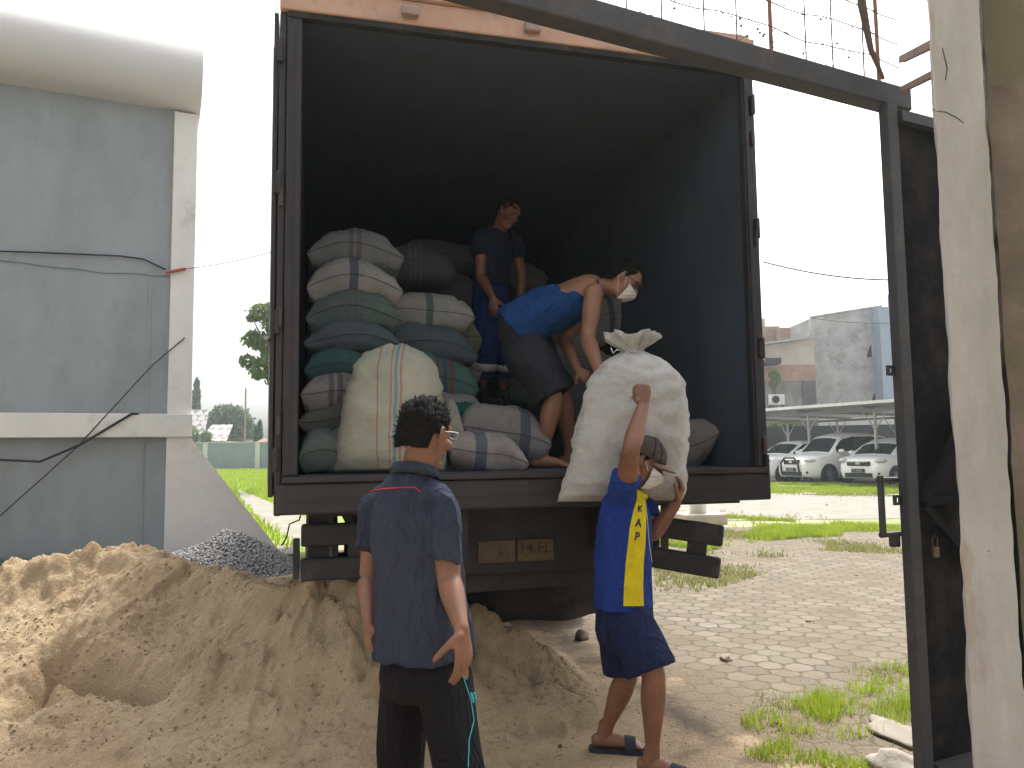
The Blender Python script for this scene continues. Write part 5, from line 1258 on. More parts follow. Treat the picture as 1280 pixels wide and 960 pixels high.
def tree(name, base, trunk_h, clumps, n, size, m, label, seed, tr=.2, limbs=True, cat='tree'):
    e = empty(name, base, 0, label=label, cat=cat)
    v, f = leaves(clumps, n, size, seed)
    o = np_mesh('crown', v, f, m, smooth=False); o.parent = e
    mb = MB(); mb.limb([((0, 0, 0), tr*1.3), ((.05, 0, trunk_h*.5), tr), ((0, .05, trunk_h), tr*.7)], n=10)
    if limbs:
        for c in clumps: mb.limb([((0, .03, trunk_h*.8), tr*.5), ((c[0]*.5, c[1]*.5, (trunk_h+c[2])*.5), tr*.3), ((c[0], c[1], c[2]), tr*.12)], n=7, side=V((0, 1, 0)))
    t_ = mb.build('trunk', M_bark, e, True); return e
def px_clump(base, lst, Y):
    out = []
    for (x, y, r_, ry_) in lst:
        p = at(x, y, Y); s = Y/960; out.append((p.x-base.x, p.y-base.y+random.uniform(-.5, .5)*r_*s, p.z, r_*s, r_*s, ry_*s))
    return out
b = at(352, 560, 30); b.z = 0
cl = px_clump(b, [(330, 392, 18, 12), (352, 400, 26, 22), (318, 425, 15, 11), (336, 430, 18, 14), (310, 452, 10, 9), (325, 462, 14, 13), (345, 470, 16, 16), (360, 440, 30, 30), (316, 398, 8, 5)], 30)
tree('broadleaf_tree', b, 4.0, cl, 4200, .10, M_lf2, 'leafy tree whose crown shows just left of the truck box', 5, .16)
b = at(287, 560, 92); b.z = 0
cl = px_clump(b, [(287, 522, 24, 15), (270, 530, 15, 12), (304, 530, 13, 12), (290, 540, 26, 12), (280, 515, 14, 9), (262, 540, 9, 10)], 92)
tree('round_tree', b, 1.8, cl, 9000, .2, M_lf1, 'dense round dark tree behind the low boundary wall', 6, .25)
b = at(246, 560, 96); b.z = 0
tree('cypress_tree', b, 1.5, px_clump(b, [(246, 482, 3.2, 10), (246, 497, 4.6, 13), (246, 515, 5.4, 16), (246, 535, 5.5, 16)], 96), 3500, .2, M_lf1, 'slim dark cypress beside the house roof', 7, .15, limbs=False)
for i, (x, y) in enumerate(((320, 536), (325, 530))):
    b = at(x, 560, 80); b.z = 0
    tree('conifer_tree', b, 1.5, px_clump(b, [(x, y+4, 2.4, 8), (x, y+12, 3.2, 10)], 80), 1200, .16, M_lf1, ('shorter' if i == 0 else 'taller')+' of two tiny distant conifers just left of the truck', 8+i, .12, limbs=False)
b = at(237, 560, 74); b.z = 0
tree('shrub', b, .8, px_clump(b, [(240, 545, 9, 12), (258, 548, 7, 10)], 74), 1500, .13, M_lf2, 'green shrub between the pilaster and the house roof', 12, .1, cat='shrub')
b = at(306, 560, 68); b.z = 0
mb = MB(); mb.limb([(b, .10), (b+V((0, 0, at(306, 486, 68).z)), .075)], n=10, sub=1); mb.build('utility_pole', mat('pole_wood', (.30, .20, .13), .9), label='thin brown pole standing behind the boundary wall', cat='pole')
# house with chequered tile roof
def tilemat():
    m, t, b = nmat('chequered_tiles'); L = t.links.new
    tc = N(t, 'ShaderNodeTexCoord'); mp = N(t, 'ShaderNodeMapping'); mp.inputs['Rotation'].default_value = (0, 0, R(45)); mp.inputs['Scale'].default_value = (1.5, 1.5, 1.5); L(tc.outputs['Object'], mp.inputs[0])
    ck = N(t, 'ShaderNodeTexChecker', i_Scale=1.1); ck.inputs[1].default_value = (.50, .47, .46, 1); ck.inputs[2].default_value = (.22, .20, .20, 1); L(mp.outputs[0], ck.inputs[0]); L(ck.outputs[0], b.inputs['Base Color']); b.inputs['Roughness'].default_value = .8; return m
h0 = at(232, 552, 80); h1 = at(284, 552, 80)
hs = empty('house', (h0.x, h0.y, 0), .05, label='house with pale chequered tile roof beyond the boundary wall', cat='house')
Wd = h1.x-h0.x; rz0 = at(260, 552, 80).z; rz1 = at(250, 513, 83).z; rz2 = at(260, 532, 82).z
mb = MB(); mb.bx((-3, .4, 0), (Wd-.3, 6, rz0)); mb.build('wall', mat('house_wall', (.5, .42, .33), .9), hs)
mb = MB(); mb.prism([(-4, 0, rz0), (Wd*.42, 0, rz0), (Wd*.30, 3.0, rz1), (-4, 3.0, rz1)], (0, 0, .1)); mb.prism([(Wd*.36, -.5, rz0), (Wd, -.5, rz0), (Wd*.93, 2.5, rz2), (Wd*.42, 2.5, rz2)], (0, 0, .1)); mb.build('roof', tilemat(), hs)
mb = MB(); q = at(334, 551, 70); mb.prism([(q.x-1.8, 70, 1.9), (q.x+3, 70, 1.9), (q.x+2.6, 72, 2.6), (q.x-1.0, 72, 2.6)], (0, 0, .08)); mb.bx((q.x-1.4, 70.4, 0), (q.x+3, 74, 1.9)); mb.build('garden_shed', mat('rust_roof', (.25, .12, .09), .8), label='small shed with rusty red roof just left of the truck', cat='shed')

# ================================================================ BACKGROUND, RIGHT
def brickmat(name, ca, cb, mort, sc=1.0, plaster=None, plo=.5, phi=.56):
    m, t, b = nmat(name); L = t.links.new
    tc = N(t, 'ShaderNodeTexCoord'); mp = N(t, 'ShaderNodeMapping'); mp.inputs['Rotation'].default_value = (R(90), 0, 0); L(tc.outputs['Object'], mp.inputs[0])
    br = N(t, 'ShaderNodeTexBrick', i_Scale=sc); br.inputs['Color1'].default_value = c4(ca); br.inputs['Color2'].default_value = c4(cb); br.inputs['Mortar'].default_value = c4(mort); br.inputs['Mortar Size'].default_value = .012; br.inputs['Brick Width'].default_value = .24; br.inputs['Row Height'].default_value = .09
    L(mp.outputs[0], br.inputs['Vector']); n = N(t, 'ShaderNodeTexNoise', i_Scale=.6, i_Detail=9, i_Roughness=.7); L(tc.outputs['Object'], n.inputs['Vector'])
    o = mixc(t, .5, br.outputs[0], ramp(t, n.outputs[0], [(.3, (.25, .25, .25)), (.7, (.75, .75, .75))]).outputs[0], 'OVERLAY')
    if plaster:
        n2 = N(t, 'ShaderNodeTexNoise', i_Scale=.45, i_Detail=9, i_Roughness=.65); L(tc.outputs['Object'], n2.inputs['Vector'])
        o = mixc(t, ramp(t, n2.outputs[0], [(plo, (0, 0, 0)), (phi, (1, 1, 1))]).outputs[0], o, plaster)
    L(o, b.inputs['Base Color']); b.inputs['Roughness'].default_value = .95; return m
M_br1 = brickmat('old_red_brick', (.30, .15, .10), (.38, .22, .15), (.33, .29, .25))
M_br2 = brickmat('pale_brick', (.42, .30, .23), (.48, .38, .30), (.45, .40, .35), plaster=(.48, .43, .36), plo=.42, phi=.55)
M_conc = mat('bare_cement_render', (.40, .395, .385), .95, .38, .9, .3, 6, dirt=(.16, .155, .145), dscale=.8, dlo=.52, dhi=.68)
M_stain = mat('stained_render', (.33, .30, .27), .95, .3, .8, .3, 6, dirt=(.13, .12, .11), dscale=.5, dlo=.45, dhi=.6, stretch=(1, 1, .4))
M_blue_w = mat('pale_blue_wall', (.30, .36, .44), .9, .1, .6, .2, 8)
M_blk2 = mat('opening_dark', (.02, .02, .02), .9)
def pbox(mb_, x0, x1, y0, y1, Y, dep, yaw=0):
    a = at(x0, y1, Y); b_ = at(x1, y1, Y); t_ = at((x0+x1)/2, y0, Y).z; z0 = max(0, at((x0+x1)/2, y1, Y).z)
    mb_.bx((a.x, Y, z0), (b_.x, Y+dep, t_)); return a.x, b_.x, z0, t_
Yk = 50
cbld = empty('concrete_building', (at(1022, 560, Yk).x, Yk, 0), 0, label='tall bare grey cement building behind the carport', cat='building')
ox = cbld.location.x
xR = at(1112, 560, Yk).x-ox; zA_ = at(1022, 397, Yk).z; zB_ = at(1108, 383, Yk).z
mb = MB(); mb.prism([(0, 0, 0), (xR, 0, 0), (xR, 0, zB_), (0, 0, zA_)], (0, 9, 0)); mb.build('wall', M_conc, cbld)
mb = MB(); mb.bx((-.05, -.06, 0), (.18, -.001, zA_-.05)); mb.bx((xR-.5, -.06, 0), (xR-.3, -.001, zB_-.05))
for z in (3.6, 6.4): mb.bx((.181, -.03, z), (xR-.501, -.001, z+.12))
mb.prism([(-.05, -.08, zA_+.001), (xR, -.08, zB_+.001), (xR, -.08, zB_+.10), (-.05, -.08, zA_+.10)], (0, .3, 0)); mb.build('pilaster', M_conc, cbld)
for (px, py, w_, h_) in ((1086, 438, 7, 17), (1091, 498, 6, 15)):
    p = at(px, py, Yk-.01); mb = MB(); s = Yk/960; mb.prism([(p.x-ox-w_*s/2, -.012, p.z-h_*s/2), (p.x-ox+w_*s/2, -.012, p.z-h_*s/2), (p.x-ox+w_*s/2, -.012, p.z+h_*s/2), (p.x-ox+w_*s*.2, -.012, p.z+h_*s*.3)], (0, .01, 0)); mb.build('ventilation_slot', M_blk2, cbld)
Yr_ = 47
bb = empty('brick_house', (at(958, 560, Yr_).x, Yr_, 0), 0, label='old brick and plaster house stepping up behind the truck and carport', cat='house')
def rel(mb_, o): mb_.v = [v-V(o.location) for v in mb_.v]; return mb_
mb = MB(); pbox(mb, 930, 1023, 424, 455, Yr_, 7); 
mb.v = []; mb.f = []
a_ = at(930, 560, Yr_); b_ = at(1023, 560, Yr_); z1_ = at(930, 436, Yr_).z; z2_ = at(1022, 423, Yr_).z
mb.prism([(a_.x, Yr_, 4.6), (b_.x, Yr_, 4.6), (b_.x, Yr_, z2_), (a_.x, Yr_, z1_)], (0, 6, 0)); rel(mb, bb).build('upper_wall', M_br2, bb)
mb = MB(); zb1 = at(990, 456, Yr_).z; zb2 = at(990, 476, Yr_).z; mb.bx((a_.x, Yr_-.06, zb2), (b_.x, Yr_-.001, zb1)); rel(mb, bb).build('brick_course', M_br1, bb)
mb = MB(); mb.bx((a_.x, Yr_-.05, 0), (b_.x, Yr_-.002, zb2-.002)); rel(mb, bb).build('lower_wall', M_stain, bb)
mb = MB(); mb.prism([(a_.x-.3, Yr_-.5, z1_+.001), (b_.x+.0, Yr_-.5, z2_+.001), (b_.x+.0, Yr_-.5, z2_+.13), (a_.x-.3, Yr_-.5, z1_+.13)], (0, 7, 0)); rel(mb, bb).build('roof', mat('tin_roof', (.36, .35, .34), .6), bb)
mb = MB(); q = pbox(mb, 900, 976, 408, 440, Yr_+8, 4); rel(mb, bb).build('rear_wall', M_br1, bb)
mb = MB(); q = pbox(mb, 930, 958, 398, 440, Yr_+9.5, 4); rel(mb, bb).build('rear_wall', M_br2, bb)
mb = MB(); q = pbox(mb, 976, 1022, 409, 440, Yr_+7, 4); rel(mb, bb).build('rear_wall', M_br1, bb)
mb = MB(); pbox(mb, 1004, 1021, 476, 508, Yr_-.12, .06); rel(mb, bb).build('shutter', mat('dark_shutter', (.12, .11, .11), .8), bb)
mb = MB(); p = at(966, 455, Yr_-1); mb.bx((p.x-1.2, Yr_-1.2, p.z), (p.x+.45, Yr_-.1, p.z+.35)); rel(mb, bb).build('canopy', M_blk, bb)
b = at(968, 560, 45); b.z = 0
tree('climbing_plant', b, 4.2, px_clump(b, [(968, 468, 6, 8), (966, 480, 5, 7), (972, 474, 4, 5)], 45), 900, .09, M_lf2, 'green climbing plant against the old brick house', 15, .05, cat='plant')
ac0 = at(971, 506, 44.5); ac = empty('air_conditioner', ac0, 0, label='small white outdoor air conditioner unit above the carport roof', cat='air conditioner')
mb = MB(); mb.box((0, 0, .3), (.85, .3, .6), bev=.03); mb.build('casing', M_lpost, ac)
mb = MB(); mb.lathe([(-.17, .22), (-.155, .22), (-.155, .05), (-.17, 0)], (-.1, 0, .3), axis='Y', n=20); mb.build('fan_grille', M_blk, ac)
mb = MB(); mb.bx((-.4, -.1, -.25), (-.35, .3, -.002)); mb.bx((.35, -.1, -.25), (.4, .3, -.002)); mb.build('bracket', M_blk, ac)
Yt = 49
bt = empty('blue_building', (at(1110, 560, Yt).x, Yt, 0), 0, label='narrow pale blue building between the cement block and the gate', cat='building')
mb = MB(); pbox(mb, 1108, 1180, 383, 560, Yt, 6); rel(mb, bt)
for v in mb.v:
    if v.z < .5: v.z = 0
mb.build('wall', M_blue_w, bt); mb = MB(); mb.bx((-.1, -.08, 3.5), (3.5, -.001, 3.62)); mb.build('ledge', M_blue_w, bt)
p = at(1121, 383, Yt+1); wt = empty('water_tank', p, 0, label='bright blue plastic water tank on top of the narrow blue building', cat='water tank')
M_tank2 = mat('tank_blue', (.05, .17, .50), .4, .1)
mb = MB(); mb.lathe([(0, 0), (0, .52)]+[(z/10*.8, .52+.02*(z % 2)) for z in range(11)]+[(.9, .45), (1.0, .2), (1.02, 0)], (0, 0, 0), axis='Z'); mb.build('tank_body', M_tank2, wt, True)
mb = MB(); mb.lathe([(1.0, .18), (1.08, .18), (1.08, 0)], (0, 0, 0), axis='Z', n=16); mb.build('lid', M_tank2, wt)
# dark wall behind the cars
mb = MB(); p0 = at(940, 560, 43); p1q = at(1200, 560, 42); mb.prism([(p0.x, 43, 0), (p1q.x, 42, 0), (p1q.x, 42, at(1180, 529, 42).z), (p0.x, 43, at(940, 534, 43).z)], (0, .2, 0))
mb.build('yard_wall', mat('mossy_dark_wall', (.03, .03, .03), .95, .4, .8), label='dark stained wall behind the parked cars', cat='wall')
b = at(985, 560, 45); b.z = 0
tree('bush', b, 1.2, px_clump(b, [(980, 531, 8, 5), (992, 530, 7, 4), (968, 532, 5, 4)], 45), 1200, .10, leafmat('lime_leaves', (.16, .26, .03), (.32, .45, .07)), 'lime green bush peeping over the dark wall behind the cars', 16, .05, cat='bush')
mb = MB(); pbox(mb, 1024, 1150, 514, 532, 46, .2); mb.build('low_pale_wall', M_lpost, label='low pale wall strip visible under the carport roof', cat='wall')

# carport
M_galv = mat('white_steel', (.36, .36, .355), .5, .12, 3, .1, 30); M_shade = mat('shaded_steel', (.22, .22, .22), .6, .2, 3)  # beam and rafter steel is darker: shade under the roof put into its colour
M_tin = mat('corrugated_tin', (.34, .34, .34), .5, .15, 1, .1)
cp0 = at_z(1014, 602.5, 0); cp1 = at_z(1098, 606.5, 0); cdv = (cp1-cp0); csp = cdv.length; cdv.normalize(); cyaw = math.atan2(cdv.y, cdv.x)
cport = empty('carport', cp0, cyaw, label='open steel carport with corrugated roof sheltering the white cars', cat='carport')
zt0 = at(1014, 519, cp0.y).z; print('carport', cp0, cp1, zt0, math.degrees(cyaw))
back = 5.2
def cpost(x, y, h):
    mb = MB(); mb.bx((x-.042, y-.042, 0), (x+.042, y+.042, h)); mb.build('post', M_galv, cport)
    mb = MB()
    for s_ in (-1, 1): mb.beam((x+s_*.05, y, h-.62), (x+s_*.50, y, h-.04), .035, .035)
    mb.build('brace', M_galv, cport)
for i in range(-2, 4): cpost(i*csp, 0, zt0)
for i in range(-2, 4): cpost(i*csp-.3, back, zt0-.12)
mb = MB()
mb.bx((-2*csp-1, -.05, zt0+.001), (4*csp, .05, zt0+.12)); mb.build('beam', M_shade, cport)
mb = MB(); mb.bx((-2*csp-1, back-.05, zt0-.119), (4*csp, back+.05, zt0-.02)); mb.build('beam', M_shade, cport)
for i in range(-2, 4): mb = MB(); mb.beam((i*csp, -.6, zt0+.16), (i*csp, back+.6, zt0+.02), .06, .10); mb.build('rafter', M_shade, cport)
vs, fs = [], []; nc = 420; xa_, xb_ = -2*csp-1.2, 4*csp
for i in range(nc+1):
    x = xa_+(xb_-xa_)*i/nc; z = .028*math.sin(i*math.pi/2*1.0+.4)
    vs += [(x, -.85, zt0+.30+z), (x, back+.9, zt0+.10+z)]
for i in range(nc): fs.append((2*i, 2*i+2, 2*i+3, 2*i+1))
rf = mesh_obj('roof', vs, fs, M_tin, cport); s_ = rf.modifiers.new('s', 'SOLIDIFY'); s_.thickness = .01
mb = MB(); mb.bx((xa_, -.875, zt0+.235), (xb_, -.855, zt0+.345)); mb.build('fascia', mat('white_fascia', (.7, .7, .69), .6), cport)

# cars
M_cw = mat('white_car_paint', (.80, .80, .79), .22, .04, 2, 0, spec=.6); M_glass = mat('tinted_glass', (.010, .012, .014), .12, .1, 3, 0, spec=.35); M_trim = mat('black_trim', (.015, .015, .016), .5, .2, 5, 0)
M_lens = mat('lamp_glass', (.55, .56, .58), .1, .1, 5, 0, spec=.8); M_rim = mat('alloy', (.22, .22, .23), .35, .1, 5, 0, metal=.5); M_pw = mat('plate_black', (.03, .03, .03), .5, .1, 5, 0); M_chr = mat('chrome', (.6, .6, .6), .15, .05, 5, 0, metal=1)
def car(loc, yaw, L, W, H, belt, prof, wheels, label, plate, guard=False):
    """prof: (x from nose 0..1, belt z, roof z); nose towards +x local"""
    e = empty('parked_car', loc, yaw, label=label, cat='car', group='white cars parked under the carport'); e.scale = (1.12, 1.12, 1.12)
    px = [p[0] for p in prof]; zb = [p[1] for p in prof]; zr = [p[2] for p in prof]
    NX = 90
    def at_x(t):
        sm = lambda a: sum(np.interp(t+d, px, a) for d in (-.018, -.009, 0, .009, .018))/5
        return sm(zb), sm(zr)
    def width(t): return W/2*(1-.30*max(0, (t-.86)/.14)**2.2-.16*max(0, (.08-t)/.08)**2)
    def S_(t, j):
        b_, r_ = at_x(t); w_ = width(t); k = max(0, r_-b_); zl = .20+.06*max(0, (t-.9)/.1)+.06*max(0, (.06-t)/.06)
        ring = [(0, zl), (w_*.90, zl), (w_*.985, zl+.14), (w_, (zl+b_)*.5+.03), (w_*.965, b_-.05), (w_*.93-.02*k, b_+.06*min(1, k*5)), (w_*(.93)-.22*k-.01, b_+k*.86), (w_*.72-.14*k, r_-.015*(k > .2)), (w_*.35, r_+.02), (0, r_+.028)]
        i = min(int(j), 8); f = j-i; return (ring[i][0]*(1-f)+ring[i+1][0]*f, ring[i][1]*(1-f)+ring[i+1][1]*f)
    JS = [0, 1, 1.5, 2, 2.5, 3, 3.5, 4, 4.5, 5, 5.5, 6, 6.4, 7, 7.5, 8, 9]
    def surf(name, t0, t1, j0, j1, m, off, both=True, par=e, nt=24, njj=6, full=False):
        vs, fs = [], []
        js = JS if full else [j0+(j1-j0)*i/njj for i in range(njj+1)]
        for sg in ((1, -1) if both else (1,)):
            o_ = len(vs)
            for i in range(nt+1):
                t = t0+(t1-t0)*i/nt
                for j in js:
                    y, z = S_(t, j); ny, nz_ = (y, z)
                    x = (t-.5)*L
                    if j < 1: dy, dz = 0, -1
                    elif j > 7: dy, dz = 0, 1
                    else: dy, dz = .8, .5*(j > 5)
                    vs.append((x+off*(.8 if 6 < j or t > .97 else 0)*(1 if t > .5 else -1), sg*(y+dy*off), z+dz*off))
            q_ = len(js)
            for i in range(nt):
                for j in range(q_-1):
                    f = (o_+i*q_+j, o_+(i+1)*q_+j, o_+(i+1)*q_+j+1, o_+i*q_+j+1); fs.append(f if sg > 0 else f[::-1])
            if full:
                for i in (0, nt):
                    f = [o_+i*q_+j for j in range(q_)]; fs.append(tuple(f))
        return mesh_obj(name, vs, fs, m, par, True)
    body = surf('body', 0, 1, 0, 9, M_cw, 0, nt=NX, full=True)
    bm = bmesh.new(); bm.from_mesh(body.data); bmesh.ops.remove_doubles(bm, verts=bm.verts, dist=1e-4); bmesh.ops.recalc_face_normals(bm, faces=bm.faces); bm.to_mesh(body.data); bm.free()
    G = wheels['glass']
    surf('side_window', G['s'][0], G['s'][1], 5.08, 5.95, M_glass, .006, par=body)
    surf('windscreen', G['w'][0], G['w'][1], 6.9, 9, M_glass, .010, par=body)
    surf('rear_window', G['r'][0], G['r'][1], 6.9, 9, M_glass, .010, par=body)
    for tp in G['p']:
        surf('pillar_strip', tp, tp+.008, 5.0, 6.0, M_trim, .010, par=body, nt=2)
    nose = L/2
    def fr(name, y0, y1, z0, z1, dep, m, both=False, x=None, parent=e):
        o = None
        for sg in ((1, -1) if both else (1,)):
            mb = MB(); xx = nose-.02 if x is None else x; mb.box((xx, sg*(y0+y1)/2, (z0+z1)/2), (dep, abs(y1-y0), z1-z0), bev=min(.02, (z1-z0)*.3)); o = mb.build(name, m, parent)
        return o
    g0 = wheels['nose']
    fr('grille', -g0[0], g0[0], g0[1], g0[2], .10, M_trim); fr('badge', -.08, .08, (g0[1]+g0[2])/2-.04, (g0[1]+g0[2])/2+.04, .13, M_chr)
    fr('grille_bar', -g0[0]*.9, g0[0]*.9, g0[2]-.03, g0[2]-.005, .125, M_chr)
    lo = fr('lower_intake', -W*.28, W*.28, .27, .42, .06, M_trim)
    pl_ = fr('number_plate', -.22, .22, .43, .55, .15, M_pw); text(plate, .10, M_lpost, pl_, (nose+.062, 0, .488), (math.pi/2, 0, math.pi/2))
    for sg in (1, -1):
        mb = MB(); mb.ell((nose-.20, sg*W*.385, g0[3]), (.20, .13, .085), Matrix.Rotation(-sg*.5, 3, 'Z'), n=16); mb.build('headlight', M_lens, e, True)
        mb = MB(); mb.ell((nose-.08, sg*W*.36, .40), (.05, .07, .05), n=12); mb.build('fog_lamp', M_trim, e, True)
        mb = MB(); mb.ell((L*(G['m']-.5), sg*(W/2+.06), belt+.10), (.09, .12, .075), n=14); mb.build('mirror', M_cw, e, True)
        mb = MB(); mb.box((L*(G['p'][0]-.5)-.18, sg*(W/2+.006), belt-.12), (.16, .02, .035), bev=.008); mb.build('door_handle', M_trim, e)
        for k, tx in enumerate(wheels['x']):
            x = (tx-.5)*L; r_ = wheels['r']
            mb = MB(); mb.lathe([(-.004, 0), (.006, 0), (.006, r_+.055), (-.02, r_+.06)], (x, sg*(W/2-.0), r_), axis='Y', n=28) if sg > 0 else mb.lathe([(.004, 0), (-.006, 0), (-.006, r_+.055), (.02, r_+.06)], (x, sg*(W/2), r_), axis='Y', n=28); mb.build('wheel_arch', M_trim, e)
            wh = empty('wheel', (x, sg*(W/2-.06), r_)); wh.parent = e
            mb = MB(); mb.lathe([(-.1, r_*.62), (-.1, r_*.9), (-.07, r_), (.07, r_), (.09, r_*.93), (.09, r_*.66), (.04, r_*.6)], (0, 0, 0), axis='Y', n=32); mb.v = [V((v.x, v.y*sg, v.z)) for v in mb.v]; mb.build('tyre', M_rub, wh, True)
            mb = MB(); mb.lathe([(.05, r_*.64), (.06, r_*.58), (.02, r_*.55), (.02, 0)], (0, 0, 0), axis='Y', n=28)
            for a in range(7): th = a*2*math.pi/7; mb.beam((0, .065, 0), (math.cos(th)*r_*.6, .07, math.sin(th)*r_*.6), .045, .02, up=V((0, 1, 0)))
            mb.v = [V((v.x, v.y*sg, v.z)) for v in mb.v]; mb.build('rim', M_rim, wh)
    if guard:
        mb = MB(); P_ = [(nose+.05, -.42, .34), (nose+.09, -.40, .70), (nose+.07, -.22, .88), (nose+.07, .22, .88), (nose+.09, .40, .70), (nose+.05, .42, .34)]; mb.tube(P_, .035, 8); mb.build('bull_bar', M_trim, e)
    return e
mpv = [(0, .80, .82), (.02, .98, 1.02), (.05, 1.02, 1.45), (.12, 1.04, 1.62), (.3, 1.02, 1.70), (.5, 1.0, 1.70), (.62, .98, 1.60), (.755, .99, 1.01), (.8, .98, .99), (.9, .93, .93), (.965, .84, .84), (1, .62, .62)]
hb = [(0, .75, .76), (.02, .95, .98), (.05, 1.0, 1.25), (.16, .98, 1.44), (.35, .95, 1.50), (.52, .93, 1.48), (.62, .92, 1.36), (.80, .94, .95), (.86, .92, .92), (.93, .86, .86), (.975, .74, .74), (1, .56, .56)]
sd = [(0, .75, .76), (.02, .98, .99), (.14, 1.0, 1.01), (.28, .98, 1.38), (.42, .95, 1.46), (.55, .93, 1.43), (.72, .94, .95), (.85, .90, .90), (.96, .78, .78), (1, .56, .56)]
def wcfg(xs_, r_, s, w_, r2, p, m_, nose_): return dict(x=xs_, r=r_, glass=dict(s=s, w=w_, r=r2, p=p, m=m_), nose=nose_)
def ground_px(px, py): g = at_z(px, py, 0); return g
cy_ = R(203)
g = ground_px(1034, 600); 
def place(px, py, L, yaw, back_=.0):
    """put the middle of the front bumper over the ground point seen at px,py"""
    g = at_z(px, py, 0); d = V((math.cos(yaw), math.sin(yaw), 0)); c_ = g-d*(L/2); return (c_.x, c_.y, .008)
car(place(990, 605, 4.25*1.12, cy_), cy_, 4.25, 1.72, 1.72, 1.0, mpv, wcfg((.175, .80), .315, (.10, .70), (.64, .745), (.03, .07), (.30, .49), .68, (.34, .66, .82, .80)), 'white people carrier with dark front guard under the carport', 'B 1842', True)
cy2 = R(214)
car(place(1074, 608, 3.7*1.12, cy2), cy2, 3.7, 1.68, 1.50, .95, hb, wcfg((.16, .82), .30, (.12, .72), (.645, .785), (.03, .09), (.32, .52), .70, (.38, .64, .78, .80)), 'small white hatchback with dark lower grille nearest the gate', 'B 1506')
cy3 = R(204)
car(place(936, 603, 4.4*1.12, cy3), cy3, 4.4, 1.72, 1.45, .95, sd, wcfg((.17, .81), .31, (.20, .68), (.585, .70), (.16, .26), (.36, .54), .66, (.36, .64, .78, .78)), 'white saloon car mostly hidden behind the right edge of the truck', 'B 1270')

# white stub post on a concrete footing
g = at_z(873, 654, 0)
st = empty('marker_post', (g.x, g.y, 0), .2, label='white round stub post on a square concrete footing behind the bumper', cat='post')
zt_ = at(876, 590, g.y).z
mb = MB(); mb.limb([((0, 0, .20), .165), ((0, 0, zt_*.6), .16), ((0, 0, zt_), .155)], n=28, sub=1, rnd=False); mb.build('post', M_white, st, True)
mb = MB(); mb.box((0, 0, .09), (.85, .8, .22), bev=.03); mb.build('footing', mat('footing_concrete', (.42, .37, .30), .9, .2, 3, .4, 20), st)

# loose stones
M_stone = mat('field_stone', (.26, .20, .15), .9, .25, 8, .5, 30)
def rock(px, py, r_, label, m=M_stone, sq=(1, .8, .6), zz=0):
    g = at_z(px, py, zz); bm = bmesh.new(); bmesh.ops.create_icosphere(bm, subdivisions=3, radius=1); sd_ = random.uniform(0, 50)
    for v in bm.verts:
        n_ = mn.noise(v.co*1.1+V((sd_, 0, 0)))*.45+mn.noise(v.co*3+V((sd_, 0, 0)))*.12; v.co *= (1+n_); v.co = V((v.co.x*sq[0], v.co.y*sq[1], v.co.z*sq[2]))*r_
    me = bpy.data.meshes.new('stone'); bm.to_mesh(me); bm.free(); me.materials.append(m); me.polygons.foreach_set('use_smooth', [True]*len(me.polygons)); o = bpy.data.objects.new('stone', me); COL.objects.link(o); o.location = (g.x, g.y, zz+r_*sq[2]*.55); o.rotation_euler = (0, 0, random.uniform(0, 6)); return tag(o, label, 'stone')
rock(908, 826, .046, 'rounded grey brown stone on the paving right of the man in shorts')
rock(727, 800, .060, 'dark stone at the edge of the sand heap behind the carrier', mat('dark_stone', (.13, .09, .07), .9), (1, .8, .9))
rock(1010, 778, .022, 'small reddish stone on the paving right of the rounded stone', mat('red_stone', (.22, .10, .07), .9))
rock(1070, 720, .022, 'small brown stone far out on the paving near the gate', zz=0)
rock(700, 934, .014, 'small dark pebble on the sand left of the slipper', mat('dark_stone', (.13, .06, .045), .9), zz=.02)
rock(970, 905, .02, 'small brick fragment beside the near grass tuft', mat('brick_bit', (.30, .12, .08), .9))
M_lump = mat('lump_concrete', (.30, .27, .225), .9, .3, 6, .7, 25, bdist=.012)
rock(1122, 968, .115, 'broken concrete block at the foot of the open gate', M_lump, (1.25, .9, .55))
o = rock(1120, 918, .17, 'half buried flat slab among the grass near the gate', mat('slab_concrete', (.22, .195, .155), .9, .25, 4, .5, 25), (1.3, .6, .14))
mb = MB(); c_ = at_z(900, 682, 0); mb.ell((c_.x, c_.y, .02), (.05, .04, .025), n=8); mb.build('litter', M_white, label='scrap of white litter in the grass beyond the bumper', cat='litter')

# wires against the sky on the right
wire('overhead_wire', [at(953, 327, 20), at(1118, 350, 20)], .02, 'black overhead wire crossing the sky between truck and gate', sag=.12)
wire('overhead_wire', [at(958, 386, 44), at(1112, 404, 46)], .02, 'faint thin wire in front of the cement building', sag=.25)
wire('trailing_wire', [at(379, 634, 4.1), at(374, 650, 4.1), at(362, 655, 4.12), at(358, 672, 4.1), at(352, 682, 4.12)], .004, 'short black wire dangling from the left corner of the truck')

